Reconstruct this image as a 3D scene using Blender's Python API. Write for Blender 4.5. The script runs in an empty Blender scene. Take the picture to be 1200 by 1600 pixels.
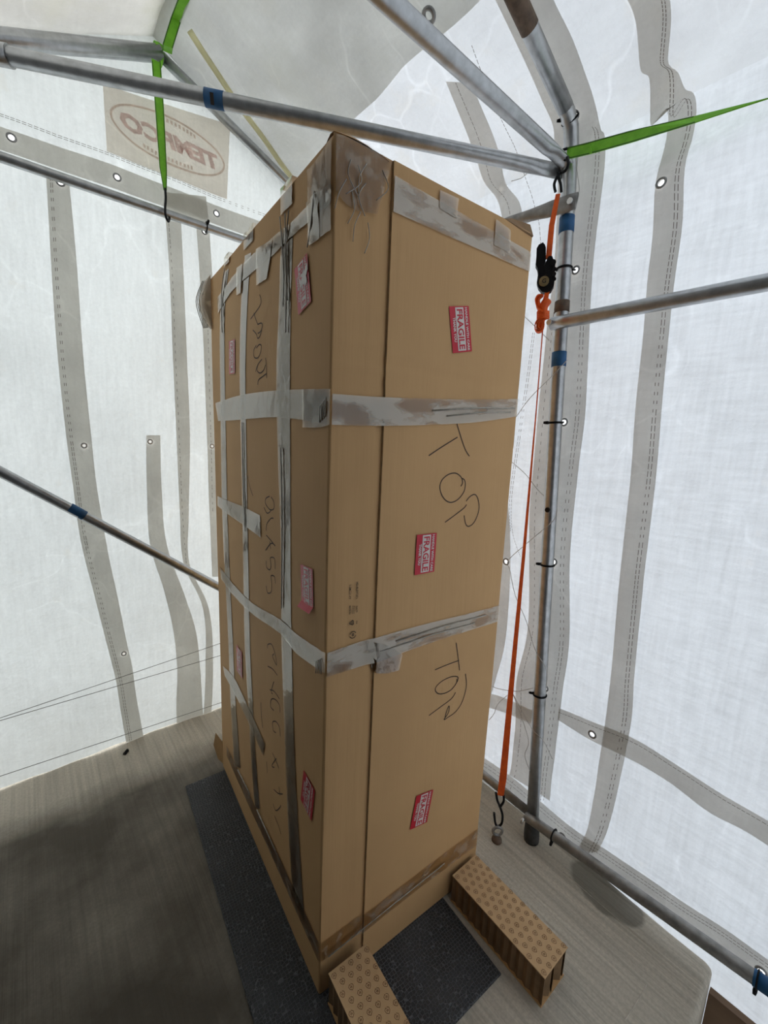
import bpy, bmesh, math, random
from mathutils import Vector, Matrix, noise
R = math.radians
random.seed(7)
V = Vector
scn = bpy.context.scene
col = scn.collection

# ------------------------------------------------------------------ camera
CAM = V((-0.496, -0.770, 1.517)); YAW = R(40.52); PITCH = -0.1673; ROLL = 0.0413; FPX = 650.6
Fw = V((math.sin(YAW)*math.cos(PITCH), math.cos(YAW)*math.cos(PITCH), math.sin(PITCH)))
_r0 = V((math.cos(YAW), -math.sin(YAW), 0)); _u0 = _r0.cross(Fw)
Rt = _r0*math.cos(ROLL)+_u0*math.sin(ROLL); Up = -_r0*math.sin(ROLL)+_u0*math.cos(ROLL)
cd = bpy.data.cameras.new('camera'); cam = bpy.data.objects.new('camera', cd); col.objects.link(cam)
cd.sensor_fit = 'VERTICAL'; cd.sensor_height = 24; cd.sensor_width = 18; cd.lens = FPX/1600*24; cd.clip_start = 0.02
cam.matrix_world = Matrix(((Rt.x, Up.x, -Fw.x, CAM.x), (Rt.y, Up.y, -Fw.y, CAM.y), (Rt.z, Up.z, -Fw.z, CAM.z), (0, 0, 0, 1)))
scn.camera = cam
# ------------------------------------------------------------------ world: overcast daylight outside the tent
wd = bpy.data.worlds.new('overcast'); scn.world = wd; wd.use_nodes = True
bg = wd.node_tree.nodes['Background']; bg.inputs[0].default_value = (0.96, 0.985, 1.0, 1); bg.inputs[1].default_value = 2.55
scn.view_settings.view_transform = 'Standard'; scn.view_settings.look = 'None'
scn.view_settings.exposure = 0.0; scn.view_settings.gamma = 1.0; scn.view_settings.use_curve_mapping = False

# ------------------------------------------------------------------ helpers
def ray(px, py): return Fw + Rt*((px-600)/FPX) - Up*((py-800)/FPX)
def hit(px, py, pt, n):
    d = ray(px, py); return CAM + d*((V(pt)-CAM).dot(V(n))/d.dot(V(n)))
def atx(px, py, x): return hit(px, py, (x, 0, 0), (1, 0, 0))
def aty(px, py, y): return hit(px, py, (0, y, 0), (0, 1, 0))
def atz(px, py, z=0): return hit(px, py, (0, 0, z), (0, 0, 1))

def tag(o, label, cat, group=None, kind=None):
    o['label'] = label
    if cat: o['category'] = cat
    if group: o['group'] = group
    if kind: o['kind'] = kind
    return o
def empty(name, loc=(0, 0, 0), rz=0):
    o = bpy.data.objects.new(name, None); col.objects.link(o)
    o.location = loc; o.rotation_euler = (0, 0, rz); o.empty_display_size = 0.05
    return o
def link(name, me, parent=None, world=True):
    o = bpy.data.objects.new(name, me); col.objects.link(o)
    if parent is not None:
        o.parent = parent
        if world and parent.parent is None and parent.type == 'EMPTY':
            m = Matrix.Translation(parent.location) @ Matrix.Rotation(parent.rotation_euler.z, 4, 'Z')
            o.matrix_parent_inverse = m.inverted()
    return o
class MB:
    def __init__(s): s.v = []; s.f = []; s.sm = []
    def add(s, vs, fs, smooth=False):
        b = len(s.v); s.v += [tuple(v) for v in vs]
        for f in fs: s.f.append([i+b for i in f]); s.sm.append(smooth)
        return s
    def box(s, c, d, rot=None):
        c = V(c); hx, hy, hz = d[0]/2, d[1]/2, d[2]/2
        vs = [V((x, y, z)) for z in (-hz, hz) for y in (-hy, hy) for x in (-hx, hx)]
        if rot: vs = [rot @ v for v in vs]
        s.add([v+c for v in vs], [(0, 2, 3, 1), (4, 5, 7, 6), (0, 1, 5, 4), (2, 6, 7, 3), (0, 4, 6, 2), (1, 3, 7, 5)]); return s
    def tube(s, pts, r, n=10, up=None, cap=True, closed=False):
        pts = [V(p) for p in pts]; N = len(pts)
        rr = r if isinstance(r, (list, tuple)) else [r]*N
        prev = None; rings = []
        for i, p in enumerate(pts):
            if closed: t = pts[(i+1) % N]-pts[i-1]
            else: t = pts[min(i+1, N-1)]-pts[max(i-1, 0)]
            t.normalize()
            if prev is None:
                a = V(up) if up else (V((0, 0, 1)) if abs(t.z) < .9 else V((0, 1, 0)))
            else: a = prev
            a = (a - t*a.dot(t)).normalized(); prev = a; b = t.cross(a)
            ra, rb = rr[i] if isinstance(rr[i], (list, tuple)) else (rr[i], rr[i])
            rings.append([p+a*(ra*math.cos(q))+b*(rb*math.sin(q)) for q in [2*math.pi*k/n for k in range(n)]])
        vs = [v for g in rings for v in g]; fs = []
        M = N if closed else N-1
        for i in range(M):
            j = (i+1) % N
            for k in range(n):
                l = (k+1) % n; fs.append((i*n+k, i*n+l, j*n+l, j*n+k))
        s.add(vs, fs, True)
        if cap and not closed:
            b = len(s.v)-len(vs)
            s.f.append([b+k for k in reversed(range(n))]); s.sm.append(False)
            s.f.append([b+(N-1)*n+k for k in range(n)]); s.sm.append(False)
        return s
    def ribbon(s, pts, wdir, w, thick=0.0):
        """flat webbing along pts; wdir: width direction (one vector or one per point)"""
        pts = [V(p) for p in pts]; N = len(pts); vs = []; fs = []
        for i, p in enumerate(pts):
            wv = V(wdir[i] if isinstance(wdir, list) else wdir).normalized()
            ww = w[i] if isinstance(w, list) else w
            t = (pts[min(i+1, N-1)]-pts[max(i-1, 0)]).normalized(); n = t.cross(wv).normalized()*(thick/2)
            vs += [p-wv*ww/2-n, p+wv*ww/2-n, p+wv*ww/2+n, p-wv*ww/2+n]
        for i in range(N-1):
            a = i*4; b = a+4
            for k in range(4):
                l = (k+1) % 4; fs.append((a+k, a+l, b+l, b+k))
        fs += [(3, 2, 1, 0), tuple((N-1)*4+k for k in range(4))]
        s.add(vs, fs, False); return s
    def build(s, name, mat, parent=None, world=True, label=None, out=None):
        me = bpy.data.meshes.new(name); me.from_pydata(s.v, [], s.f)
        me.polygons.foreach_set('use_smooth', s.sm)
        me.materials.append(mat); me.update()
        bm = bmesh.new(); bm.from_mesh(me); bmesh.ops.recalc_face_normals(bm, faces=bm.faces)
        if out is not None and sum((f.normal.dot(V(out))*f.calc_area() for f in bm.faces)) < 0: bmesh.ops.reverse_faces(bm, faces=bm.faces)
        bm.to_mesh(me); bm.free()
        o = link(name, me, parent, world)
        if label: o['label'] = label
        if name in ('lettering', 'handwriting', 'printed_lettering', 'recycling_symbols', 'printed_symbols', 'small_print', 'webbing_knot', 'webbing_wrap', 'webbing_roll', 'hub_mark'): o['kind'] = 'stuff'
        return o
def smooth_path(pts, sub=6):
    pts = [V(p) for p in pts]; out = []
    for i in range(len(pts)-1):
        p0 = pts[max(i-1, 0)]; p1 = pts[i]; p2 = pts[i+1]; p3 = pts[min(i+2, len(pts)-1)]
        for k in range(sub):
            t = k/sub
            out.append(0.5*((2*p1)+(p2-p0)*t+(2*p0-5*p1+4*p2-p3)*t*t+(3*p1-p0-3*p2+p3)*t**3))
    out.append(pts[-1]); return out

# ------------------------------------------------------------------ materials
def nt(name):
    m = bpy.data.materials.new(name); m.use_nodes = True; t = m.node_tree
    for n in list(t.nodes): t.nodes.remove(n)
    out = t.nodes.new('ShaderNodeOutputMaterial'); return m, t, out
def N(t, kind, **kw):
    n = t.nodes.new('ShaderNode'+kind)
    for k, v in kw.items():
        if k.startswith('i_'):
            key = k[2:]; key = int(key) if key.isdigit() else key.replace('_', ' ')
            n.inputs[key].default_value = v
        else: setattr(n, k, v)
    return n
def noise_fac(t, scale, vec=None, detail=4, lo=.35, hi=.65, stretch=None, rough=.55):
    co = N(t, 'TexCoord'); src = co.outputs['Object']
    mp = N(t, 'Mapping'); t.links.new(src, mp.inputs[0])
    if stretch: mp.inputs['Scale'].default_value = stretch
    nz = N(t, 'TexNoise'); nz.inputs['Scale'].default_value = scale; nz.inputs['Detail'].default_value = detail; nz.inputs['Roughness'].default_value = rough
    t.links.new(mp.outputs[0], nz.inputs['Vector'])
    mr = N(t, 'MapRange'); mr.inputs[1].default_value = lo; mr.inputs[2].default_value = hi
    t.links.new(nz.outputs[0], mr.inputs[0]); return mr.outputs[0]
def mixcol(t, fac, a, b):
    mx = N(t, 'Mix', data_type='RGBA'); t.links.new(fac, mx.inputs[0])
    for i, c in ((6, a), (7, b)):
        if hasattr(c, 'node'): t.links.new(c, mx.inputs[i])
        else: mx.inputs[i].default_value = (*c, 1)
    return mx.outputs[2]
def pbr(name, c, c2=None, rough=.6, metal=0, scale=8, stretch=None, bump=0, bscale=60, bstretch=None, ior=1.45, spec=None, lo=.35, hi=.65):
    m, t, out = nt(name); b = N(t, 'BsdfPrincipled')
    b.inputs['Roughness'].default_value = rough; b.inputs['Metallic'].default_value = metal; b.inputs['IOR'].default_value = ior
    if spec is not None: b.inputs['Specular IOR Level'].default_value = spec
    if c2: t.links.new(mixcol(t, noise_fac(t, scale, stretch=stretch, lo=lo, hi=hi), c, c2), b.inputs[0])
    else: b.inputs[0].default_value = (*c, 1)
    if bump:
        bp = N(t, 'Bump'); bp.inputs['Strength'].default_value = bump; bp.inputs['Distance'].default_value = .01
        t.links.new(noise_fac(t, bscale, stretch=bstretch, lo=.2, hi=.8), bp.inputs['Height']); t.links.new(bp.outputs[0], b.inputs['Normal'])
    t.links.new(b.outputs[0], out.inputs[0]); return m
def tarp(name, trans, refl, holes=(), hr=.012, mott=.12, mscale=3, weave=.25, stretch=None, dirt=None, dscale=9, dlo=.62, dhi=.72, creases=.12):
    """woven poly tarp: daylight passes through; holes = open grommet eyes"""
    m, t, out = nt(name)
    f = noise_fac(t, mscale, detail=5, stretch=stretch)
    tc = mixcol(t, f, trans, tuple(x*(1-mott) for x in trans))
    wv = noise_fac(t, 90, detail=2, lo=.3, hi=.7, stretch=(1, .12, 1)); wh = noise_fac(t, 90, detail=2, lo=.3, hi=.7, stretch=(1, 1, .06))
    ad = N(t, 'Math', operation='ADD'); t.links.new(wv, ad.inputs[0]); t.links.new(wh, ad.inputs[1])
    sc = N(t, 'Math', operation='MULTIPLY_ADD'); t.links.new(ad.outputs[0], sc.inputs[0]); sc.inputs[1].default_value = -.05*weave/.25; sc.inputs[2].default_value = 1.0
    mv = N(t, 'VectorMath', operation='SCALE'); t.links.new(tc, mv.inputs[0]); t.links.new(sc.outputs[0], mv.inputs['Scale'])
    tc = mv.outputs[0]
    if dirt: tc = mixcol(t, noise_fac(t, dscale, detail=6, lo=dlo, hi=dhi, rough=.65), tc, dirt)
    # thin creases where the weave is stretched let a little more light through
    co = N(t, 'TexCoord'); wn = N(t, 'TexNoise'); wn.inputs['Scale'].default_value = 3; t.links.new(co.outputs['Object'], wn.inputs['Vector'])
    va = N(t, 'VectorMath', operation='MULTIPLY_ADD'); t.links.new(wn.outputs['Color'], va.inputs[0]); va.inputs[1].default_value = (.45, .45, .45); t.links.new(co.outputs['Object'], va.inputs[2])
    vo = N(t, 'TexVoronoi', feature='DISTANCE_TO_EDGE'); vo.inputs['Scale'].default_value = 3.2; t.links.new(va.outputs[0], vo.inputs['Vector'])
    cm = N(t, 'MapRange'); cm.inputs[1].default_value = .0; cm.inputs[2].default_value = .022; cm.inputs[3].default_value = 1+creases; cm.inputs[4].default_value = 1.0; t.links.new(vo.outputs['Distance'], cm.inputs[0])
    nm = noise_fac(t, 2.5, lo=.45, hi=.6); cmx = N(t, 'Mix', data_type='FLOAT'); t.links.new(nm, cmx.inputs[0]); cmx.inputs[2].default_value = 1.0; t.links.new(cm.outputs[0], cmx.inputs[3])
    mv2 = N(t, 'VectorMath', operation='SCALE'); t.links.new(tc, mv2.inputs[0]); t.links.new(cmx.outputs[0], mv2.inputs['Scale']); tc = mv2.outputs[0]
    tr = N(t, 'BsdfTranslucent'); t.links.new(tc, tr.inputs[0])
    df = N(t, 'BsdfDiffuse'); df.inputs[0].default_value = (*refl, 1)
    bp = N(t, 'Bump'); bp.inputs['Strength'].default_value = .35; bp.inputs['Distance'].default_value = .02
    t.links.new(noise_fac(t, 14, detail=6, lo=.2, hi=.8), bp.inputs['Height'])
    t.links.new(bp.outputs[0], tr.inputs['Normal']); t.links.new(bp.outputs[0], df.inputs['Normal'])
    add = N(t, 'AddShader'); t.links.new(tr.outputs[0], add.inputs[0]); t.links.new(df.outputs[0], add.inputs[1])
    res = add.outputs[0]
    if holes:
        geo = N(t, 'NewGeometry'); acc = None
        for h in holes:
            d = N(t, 'VectorMath', operation='DISTANCE'); t.links.new(geo.outputs['Position'], d.inputs[0]); d.inputs[1].default_value = tuple(h)
            l = N(t, 'Math', operation='LESS_THAN'); t.links.new(d.outputs['Value'], l.inputs[0]); l.inputs[1].default_value = hr
            if acc is None: acc = l.outputs[0]
            else:
                mx = N(t, 'Math', operation='MAXIMUM'); t.links.new(acc, mx.inputs[0]); t.links.new(l.outputs[0], mx.inputs[1]); acc = mx.outputs[0]
        tp = N(t, 'BsdfTransparent'); ms = N(t, 'MixShader'); t.links.new(acc, ms.inputs[0]); t.links.new(res, ms.inputs[1]); t.links.new(tp.outputs[0], ms.inputs[2]); res = ms.outputs[0]
    t.links.new(res, out.inputs[0]); return m
def tape_mat(name, cloud, tint=(.94, .92, .86), haze=(.82, .74, .62), ior=1.75, rough=.13, lo=.42, hi=.5, stretch=(1, 1, 1), scale=14):
    """clear packing tape: see-through film with cloudy lifted patches and a glossy surface"""
    m, t, out = nt(name)
    tp = N(t, 'BsdfTransparent'); tp.inputs[0].default_value = (*tint, 1)
    df = N(t, 'BsdfDiffuse'); df.inputs[0].default_value = (*haze, 1)
    f = noise_fac(t, scale, detail=5, lo=lo, hi=hi, stretch=stretch)
    ml = N(t, 'Math', operation='MULTIPLY'); t.links.new(f, ml.inputs[0]); ml.inputs[1].default_value = cloud
    m1 = N(t, 'MixShader'); t.links.new(ml.outputs[0], m1.inputs[0]); t.links.new(tp.outputs[0], m1.inputs[1]); t.links.new(df.outputs[0], m1.inputs[2])
    gl = N(t, 'BsdfGlossy'); gl.inputs['Roughness'].default_value = rough; gl.inputs[0].default_value = (.96, .93, .87, 1)
    bp = N(t, 'Bump'); bp.inputs['Strength'].default_value = .12; bp.inputs['Distance'].default_value = .01
    t.links.new(noise_fac(t, 25, detail=3, lo=.2, hi=.8), bp.inputs['Height']); t.links.new(bp.outputs[0], gl.inputs['Normal'])
    fr = N(t, 'Fresnel'); fr.inputs[0].default_value = ior
    m2 = N(t, 'MixShader'); t.links.new(fr.outputs[0], m2.inputs[0]); t.links.new(m1.outputs[0], m2.inputs[1]); t.links.new(gl.outputs[0], m2.inputs[2])
    t.links.new(m2.outputs[0], out.inputs[0]); return m

M = {}
M['card'] = pbr('cardboard', (.615, .372, .168), (.57, .342, .153), rough=.75, scale=3, bump=.06, bscale=60, bstretch=(1, 1, .05))
M['card_edge'] = pbr('cardboard_edge', (.50, .36, .21), (.40, .27, .15), rough=.85, scale=40)
M['card_dark'] = pbr('cardboard_core', (.30, .185, .095), (.22, .135, .07), rough=.85, scale=20)
M['print_top'] = pbr('printed_liner', (.62, .40, .21), (.57, .37, .19), rough=.75, scale=6)
M['ink'] = pbr('brown_ink', (.19, .105, .05), rough=.8)
M['black_ink'] = pbr('black_ink', (.04, .03, .025), rough=.7)
M['pen'] = pbr('marker_pen', (.05, .03, .02), rough=.7)
M['red'] = pbr('sticker_red', (.58, .022, .042), rough=.3, ior=1.5, spec=.3)
M['white'] = pbr('sticker_white', (.72, .66, .62), rough=.3, ior=1.5, spec=.3)
M['tape'] = tape_mat('packing_tape', .13, ior=2.3, rough=.1)
M['tape_cloud'] = tape_mat('packing_tape_cloudy', .46, ior=1.9, lo=.40, hi=.5, scale=12, stretch=(.5, .5, 1.5))
M['tape_dark'] = tape_mat('packing_tape_clear', .22, tint=(.88, .85, .78), lo=.5, hi=.62, scale=22, ior=1.5)
M['pouch'] = tape_mat('brown_tape_pouch', .92, lo=.25, hi=.5, tint=(.45, .35, .25), haze=(.36, .27, .18), ior=1.6, scale=25)
M['wrinkle'] = pbr('tape_wrinkle', (.46, .42, .36), (.30, .27, .22), rough=.3, scale=60)
M['galv'] = pbr('galvanised_steel', (.52, .535, .55), (.41, .42, .43), rough=.36, metal=.95, scale=34, stretch=(1, 1, 1), bump=.05, bscale=80)
M['galv_dull'] = pbr('dull_steel', (.34, .33, .315), (.22, .215, .205), rough=.45, metal=.6, scale=30, bump=.08, bscale=60)
M['bolt'] = pbr('zinc_bolt', (.6, .6, .6), rough=.3, metal=.9)
M['rust'] = pbr('brown_rust', (.17, .115, .08), (.10, .07, .05), rough=.8, scale=50)
M['blue'] = pbr('blue_tape', (.02, .12, .30), (.015, .09, .22), rough=.55, scale=30)
M['green'] = pbr('green_webbing', (.22, .60, .03), (.17, .50, .02), rough=.6, scale=40, bump=.1, bscale=250)
M['green_edge'] = pbr('green_webbing_edge', (.06, .17, .02), rough=.7)
M['orange'] = pbr('orange_webbing', (.85, .13, .01), (.68, .09, .01), rough=.6, scale=40, bump=.15, bscale=220)
M['black'] = pbr('black_plastic', (.006, .006, .007), rough=.5, spec=.15)
M['black_steel'] = pbr('black_coated_steel', (.009, .009, .010), rough=.45, spec=.2)
M['brass'] = pbr('brass_disc', (.34, .27, .14), (.25, .19, .09), rough=.45, metal=.5, scale=60)
M['grom'] = pbr('grommet_metal', (.30, .30, .30), rough=.4, metal=.7)
M['cord'] = pbr('white_cord', (.55, .54, .52), rough=.8)
M['wire'] = pbr('grey_wire', (.16, .15, .13), rough=.6)
M['stitch'] = pbr('brown_stitching', (.16, .12, .09), rough=.9)
M['wood'] = pbr('plywood_board', (.20, .125, .075), (.14, .085, .05), rough=.8, scale=6, stretch=(1, .2, 1))
M['ground'] = pbr('outside_ground', (.78, .78, .77), (.70, .70, .69), rough=.95, scale=3)
M['light_block'] = pbr('light_blocker_dark', (.035, .032, .03), (.02, .019, .018), rough=.9, scale=2)  # dark surface of the added light blocker behind the camera
M['rubberfoot'] = pbr('post_foot', (.07, .068, .066), (.045, .044, .043), rough=.7, scale=40)

# concrete with broom lines, stain, and dirt deepened with painted shade
def concrete():
    m, t, out = nt('broomed_concrete'); b = N(t, 'BsdfPrincipled'); b.inputs['Roughness'].default_value = .85
    broom = noise_fac(t, 70, detail=3, lo=.3, hi=.7, stretch=(1, .025, 1))
    big = noise_fac(t, 2.2, detail=5, lo=.3, hi=.7)
    fine = noise_fac(t, 120, detail=3, lo=.3, hi=.75)
    c = mixcol(t, big, (.68, .615, .505), (.57, .51, .41))
    bm_ = N(t, 'Math', operation='MULTIPLY'); t.links.new(broom, bm_.inputs[0]); bm_.inputs[1].default_value = .75
    c = mixcol(t, bm_.outputs[0], c, (.37, .335, .275))
    mf = N(t, 'Math', operation='MULTIPLY'); t.links.new(fine, mf.inputs[0]); mf.inputs[1].default_value = .45
    c = mixcol(t, mf.outputs[0], c, (.26, .23, .19))
    # floor position for the stain and the shade-deepened dirt
    geo = N(t, 'NewGeometry')
    # damp stain beside the slab edge
    ST = atz(948, 1392)
    mp = N(t, 'Mapping'); mp.vector_type = 'TEXTURE'
    mp.inputs['Location'].default_value = (ST.x, ST.y, 0); mp.inputs['Rotation'].default_value = (0, 0, R(0)); mp.inputs['Scale'].default_value = (.085, .125, 1)
    t.links.new(geo.outputs['Position'], mp.inputs[0])
    ln = N(t, 'VectorMath', operation='LENGTH'); t.links.new(mp.outputs[0], ln.inputs[0])
    wob = noise_fac(t, 14, detail=3, lo=.2, hi=.8)
    ad = N(t, 'Math', operation='MULTIPLY_ADD'); t.links.new(wob, ad.inputs[0]); ad.inputs[1].default_value = .25; t.links.new(ln.outputs['Value'], ad.inputs[2])
    st = N(t, 'MapRange'); st.inputs[1].default_value = 1.14; st.inputs[2].default_value = 1.02; t.links.new(ad.outputs[0], st.inputs[0])
    sm = N(t, 'Math', operation='MULTIPLY'); t.links.new(st.outputs[0], sm.inputs[0]); sm.inputs[1].default_value = .8
    c = mixcol(t, sm.outputs[0], c, (.17, .155, .125))
    # brown dirt left of the box, ragged towards the gable, deepened to paint shade
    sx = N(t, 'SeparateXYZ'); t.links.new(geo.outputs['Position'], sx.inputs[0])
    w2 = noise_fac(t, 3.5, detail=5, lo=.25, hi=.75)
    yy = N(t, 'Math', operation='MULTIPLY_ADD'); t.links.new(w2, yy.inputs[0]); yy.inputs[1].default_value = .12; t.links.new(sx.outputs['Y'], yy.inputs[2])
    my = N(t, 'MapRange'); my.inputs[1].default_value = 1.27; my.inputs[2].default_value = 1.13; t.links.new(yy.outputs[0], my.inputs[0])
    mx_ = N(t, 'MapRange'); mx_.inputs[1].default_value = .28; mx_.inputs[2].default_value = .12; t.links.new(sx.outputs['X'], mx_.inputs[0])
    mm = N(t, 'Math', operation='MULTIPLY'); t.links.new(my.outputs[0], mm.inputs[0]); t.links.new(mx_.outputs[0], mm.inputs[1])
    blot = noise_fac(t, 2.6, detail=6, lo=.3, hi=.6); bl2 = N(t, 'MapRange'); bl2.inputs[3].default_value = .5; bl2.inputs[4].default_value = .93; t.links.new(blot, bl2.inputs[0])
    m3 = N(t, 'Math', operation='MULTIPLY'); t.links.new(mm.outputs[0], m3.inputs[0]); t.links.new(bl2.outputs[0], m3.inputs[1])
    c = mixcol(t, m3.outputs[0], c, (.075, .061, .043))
    t.links.new(c, b.inputs[0])
    bp = N(t, 'Bump'); bp.inputs['Strength'].default_value = .5; bp.inputs['Distance'].default_value = .004
    t.links.new(broom, bp.inputs['Height']); t.links.new(bp.outputs[0], b.inputs['Normal'])
    t.links.new(b.outputs[0], out.inputs[0]); return m
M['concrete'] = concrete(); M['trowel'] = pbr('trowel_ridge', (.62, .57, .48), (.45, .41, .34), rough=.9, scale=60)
def rubber():
    m, t, out = nt('embossed_black_rubber'); b = N(t, 'BsdfPrincipled'); b.inputs['Roughness'].default_value = .55
    co = N(t, 'TexCoord'); vo = N(t, 'TexVoronoi', feature='DISTANCE_TO_EDGE'); vo.inputs['Scale'].default_value = 105; vo.inputs['Randomness'].default_value = .45
    t.links.new(co.outputs['Object'], vo.inputs['Vector'])
    mr = N(t, 'MapRange'); mr.inputs[1].default_value = .02; mr.inputs[2].default_value = .10; t.links.new(vo.outputs[0], mr.inputs[0])
    dust = noise_fac(t, 5, detail=5, lo=.45, hi=.75)
    c0 = mixcol(t, mr.outputs[0], (.115, .12, .13), (.02, .021, .023))
    dm = N(t, 'Math', operation='MULTIPLY'); t.links.new(dust, dm.inputs[0]); dm.inputs[1].default_value = .35
    c0 = mixcol(t, dm.outputs[0], c0, (.10, .103, .11)); t.links.new(c0, b.inputs[0])
    inv = N(t, 'Math', operation='SUBTRACT'); inv.inputs[0].default_value = 1; t.links.new(mr.outputs[0], inv.inputs[1])
    bp = N(t, 'Bump'); bp.inputs['Strength'].default_value = .6; bp.inputs['Distance'].default_value = .003
    t.links.new(inv.outputs[0], bp.inputs['Height']); t.links.new(bp.outputs[0], b.inputs['Normal'])
    t.links.new(b.outputs[0], out.inputs[0]); return m
M['rubber'] = rubber()

# ================================================================== SETTING
# concrete slab with rounded edges
def slab():
    x0, x1, y0, y1, z0, r = -1.5, .964, -.680, 2.3, -.36, .016
    prof = [(x1-r*(1-math.sin(a)), -r*(1-math.cos(a))) for a in [R(q) for q in (0, 22, 45, 67, 90)]]
    mb = MB(); rings = []
    def loop(d, z):
        rc = .02   # plan corner radius
        out = []
        X1, Y0 = x1-d, y0+d
        out += [(x0, y1, z), (x0, Y0, z)]
        for q in range(0, 91, 15):
            a = R(q-90); out.append((X1-rc+rc*math.cos(a), Y0+rc+rc*math.sin(a), z))
        out += [(X1+.002, -.56, z), (X1+.022, -.25, z), (X1+.024, y1, z)]; return out
    ls = [loop(r, 0), loop(r*.62, -r*.08), loop(r*.29, -r*.29), loop(r*.08, -r*.62), loop(0, -r), loop(0, z0)]
    n = len(ls[0]); vs = [v for l in ls for v in l]; fs = [list(range(n))]
    for i in range(len(ls)-1):
        for k in range(n):
            l = (k+1) % n; fs.append((i*n+k, (i+1)*n+k, (i+1)*n+l, i*n+l))
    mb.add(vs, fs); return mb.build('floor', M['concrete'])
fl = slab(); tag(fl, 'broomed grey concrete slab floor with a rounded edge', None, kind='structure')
for a_, b_ in (((880, 1362), (1034, 1496)), ((1011, 1539), (977, 1594))):
    p_, q_ = atz(*a_), atz(*b_); t_ = (q_-p_).normalized(); n_ = V((-t_.y, t_.x, 0))*.0012
    MB().add([p_-n_, q_-n_, q_+n_, p_+n_, p_+V((0, 0, .0012)), q_+V((0, 0, .0012))], [(0, 1, 5, 4), (2, 3, 4, 5), (1, 2, 5), (3, 0, 4)]).build('trowel_line', M['trowel'], fl)
gr = MB().add([(-14, -14, -.36), (14, -14, -.36), (14, 14, -.36), (-14, 14, -.36)], [(0, 1, 2, 3)]).build('ground', M['ground'])
tag(gr, 'pale ground outside the tent around the slab', None, kind='structure')

# --- tarp sheets -----------------------------------------------------
XW = .95; ZE = 2.47; ZER = 2.52; SL = .50
AR = math.atan(SL)
def prof(s):
    """right side profile: vertical wall to the eave, then the roof slope"""
    k = .12
    if s < ZE-k:
        b = max(0, min(1, (.065-s)/.13)); return XW+.095*b*b*(3-2*b), s, 1, 0
    # blend corner
    a = (s-(ZE-k))/(2*k)
    xe = XW; ze = ZER
    if a >= 1:
        d = s-ZE
        return xe-d*math.cos(AR), ze+d*math.sin(AR), math.sin(AR), math.cos(AR)
    p0 = V((XW, ZE-k)); p1 = V((XW, ze)); p2 = V((xe-k*math.cos(AR), ze+k*math.sin(AR)))
    p = p0*(1-a)**2+p1*2*a*(1-a)+p2*a*a; tg = ((p1-p0)*(1-a)+(p2-p1)*a).normalized()
    return p.x, p.y, tg.y, -tg.x
SRIDGE = ZE + (XW+.03)/math.cos(AR)
def rdisp(s, y):
    d = .010*noise.noise(V((s*1.7, y*2.3, 1.3)))+.006*noise.noise(V((s*4.5, y*6, 4.1)))
    if y < -.12:   # slack folds of the near bay at the eave
        w = math.exp(-((s-2.5)/.35)**2)*min(1, (-.12-y)/.15)
        d += w*.028*math.sin(s*22+y*4)
    if s < .6: d += .012*noise.noise(V((s*8, y*3, 9)))*(1-max(s, 0)/.6)
    return d
def rpt(s, y, off=0.0):
    x, z, nx, nz = prof(s); d = rdisp(s, y)-off
    return V((x+nx*d, y, z+nz*d))
def rs(px, py):
    """photo point -> (s, y) on the right sheet"""
    p = atx(px, py, XW)
    if p.z <= ZE:
        for _ in range(12):
            if p.z < .3: p = atx(px, py, .5*p.x+.5*prof(p.z)[0])
        return p.z, p.y
    n = (math.sin(AR), 0, math.cos(AR)); q = hit(px, py, (XW, 0, ZER), n)
    return ZE+(XW-q.x)/math.cos(AR), q.y
GN = V((0, 1, .06)).normalized(); G0 = V((0, 1.425, 0))
def gdisp(x, z):
    d = .010*noise.noise(V((x*2.1, z*1.6, 7.7)))+.006*noise.noise(V((x*6, z*3.5, 2.2)))
    if z < .8: d += .022*(1-max(z, 0)/.8)*noise.noise(V((x*7, z*3, 3.3)))
    return d
def gpt(x, z, off=0.0): return V((x, 1.425-.06*z+gdisp(x, z)-off, z))
def gs(px, py):
    p = hit(px, py, G0, GN); return p.x, p.z
def lpt(s, y, off=0):
    p = rpt(s, y+3.7, off); return V((-p.x, y, p.z))

# grommet eyes
POST_G = [(901, 177), (901, 423), (884, 660), (868, 877), (853, 1074)]
HEM_G = [(882, 1303), (1190, 1517)]
BAND_G = [(1038, 292), (927, 1146)]
FAINT_G = [(993, 760), (960, 1118)]
GAB_G = [(18, 218), (182, 280), (338, 334), (94, 288), (319, 362)]
GABF_G = [(131, 696), (234, 690), (330, 697), (193, 1020)]
BACK_G = [(799, 282), (793, 877)]
def ron(p, off): s, y = rs(*p); return rpt(s, y, off)
def gon(p, off): x, z = gs(*p); return gpt(x, z, off)
holes_r = [ron(p, .004) for p in POST_G+HEM_G+BAND_G+BACK_G]
holes_rb = [ron(p, .008) for p in POST_G+HEM_G+BAND_G+BACK_G]
holes_g = [gon(p, .003) for p in GAB_G+GABF_G]
M['tarp_r'] = tarp('white_tarp', (.312, .332, .358), (.41, .415, .42), holes_r, hr=.013, weave=.6, mott=.10, mscale=2.5, stretch=(1, 1, .5), dirt=(.30, .30, .30), dlo=.64, dhi=.8)
M['tarp_g'] = tarp('white_tarp_gable', (.330, .348, .346), (.41, .415, .41), holes_g, hr=.012, weave=.5, mott=.12, mscale=2.2, dirt=(.27, .27, .25), dlo=.64, dhi=.8)
M['tarp_roof'] = tarp('grimy_roof_cover', (.56, .555, .52), (.22, .215, .20), [], mott=.22, mscale=4, dirt=(.44, .435, .39), dscale=5, dlo=.45, dhi=.75, creases=.18)
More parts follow.
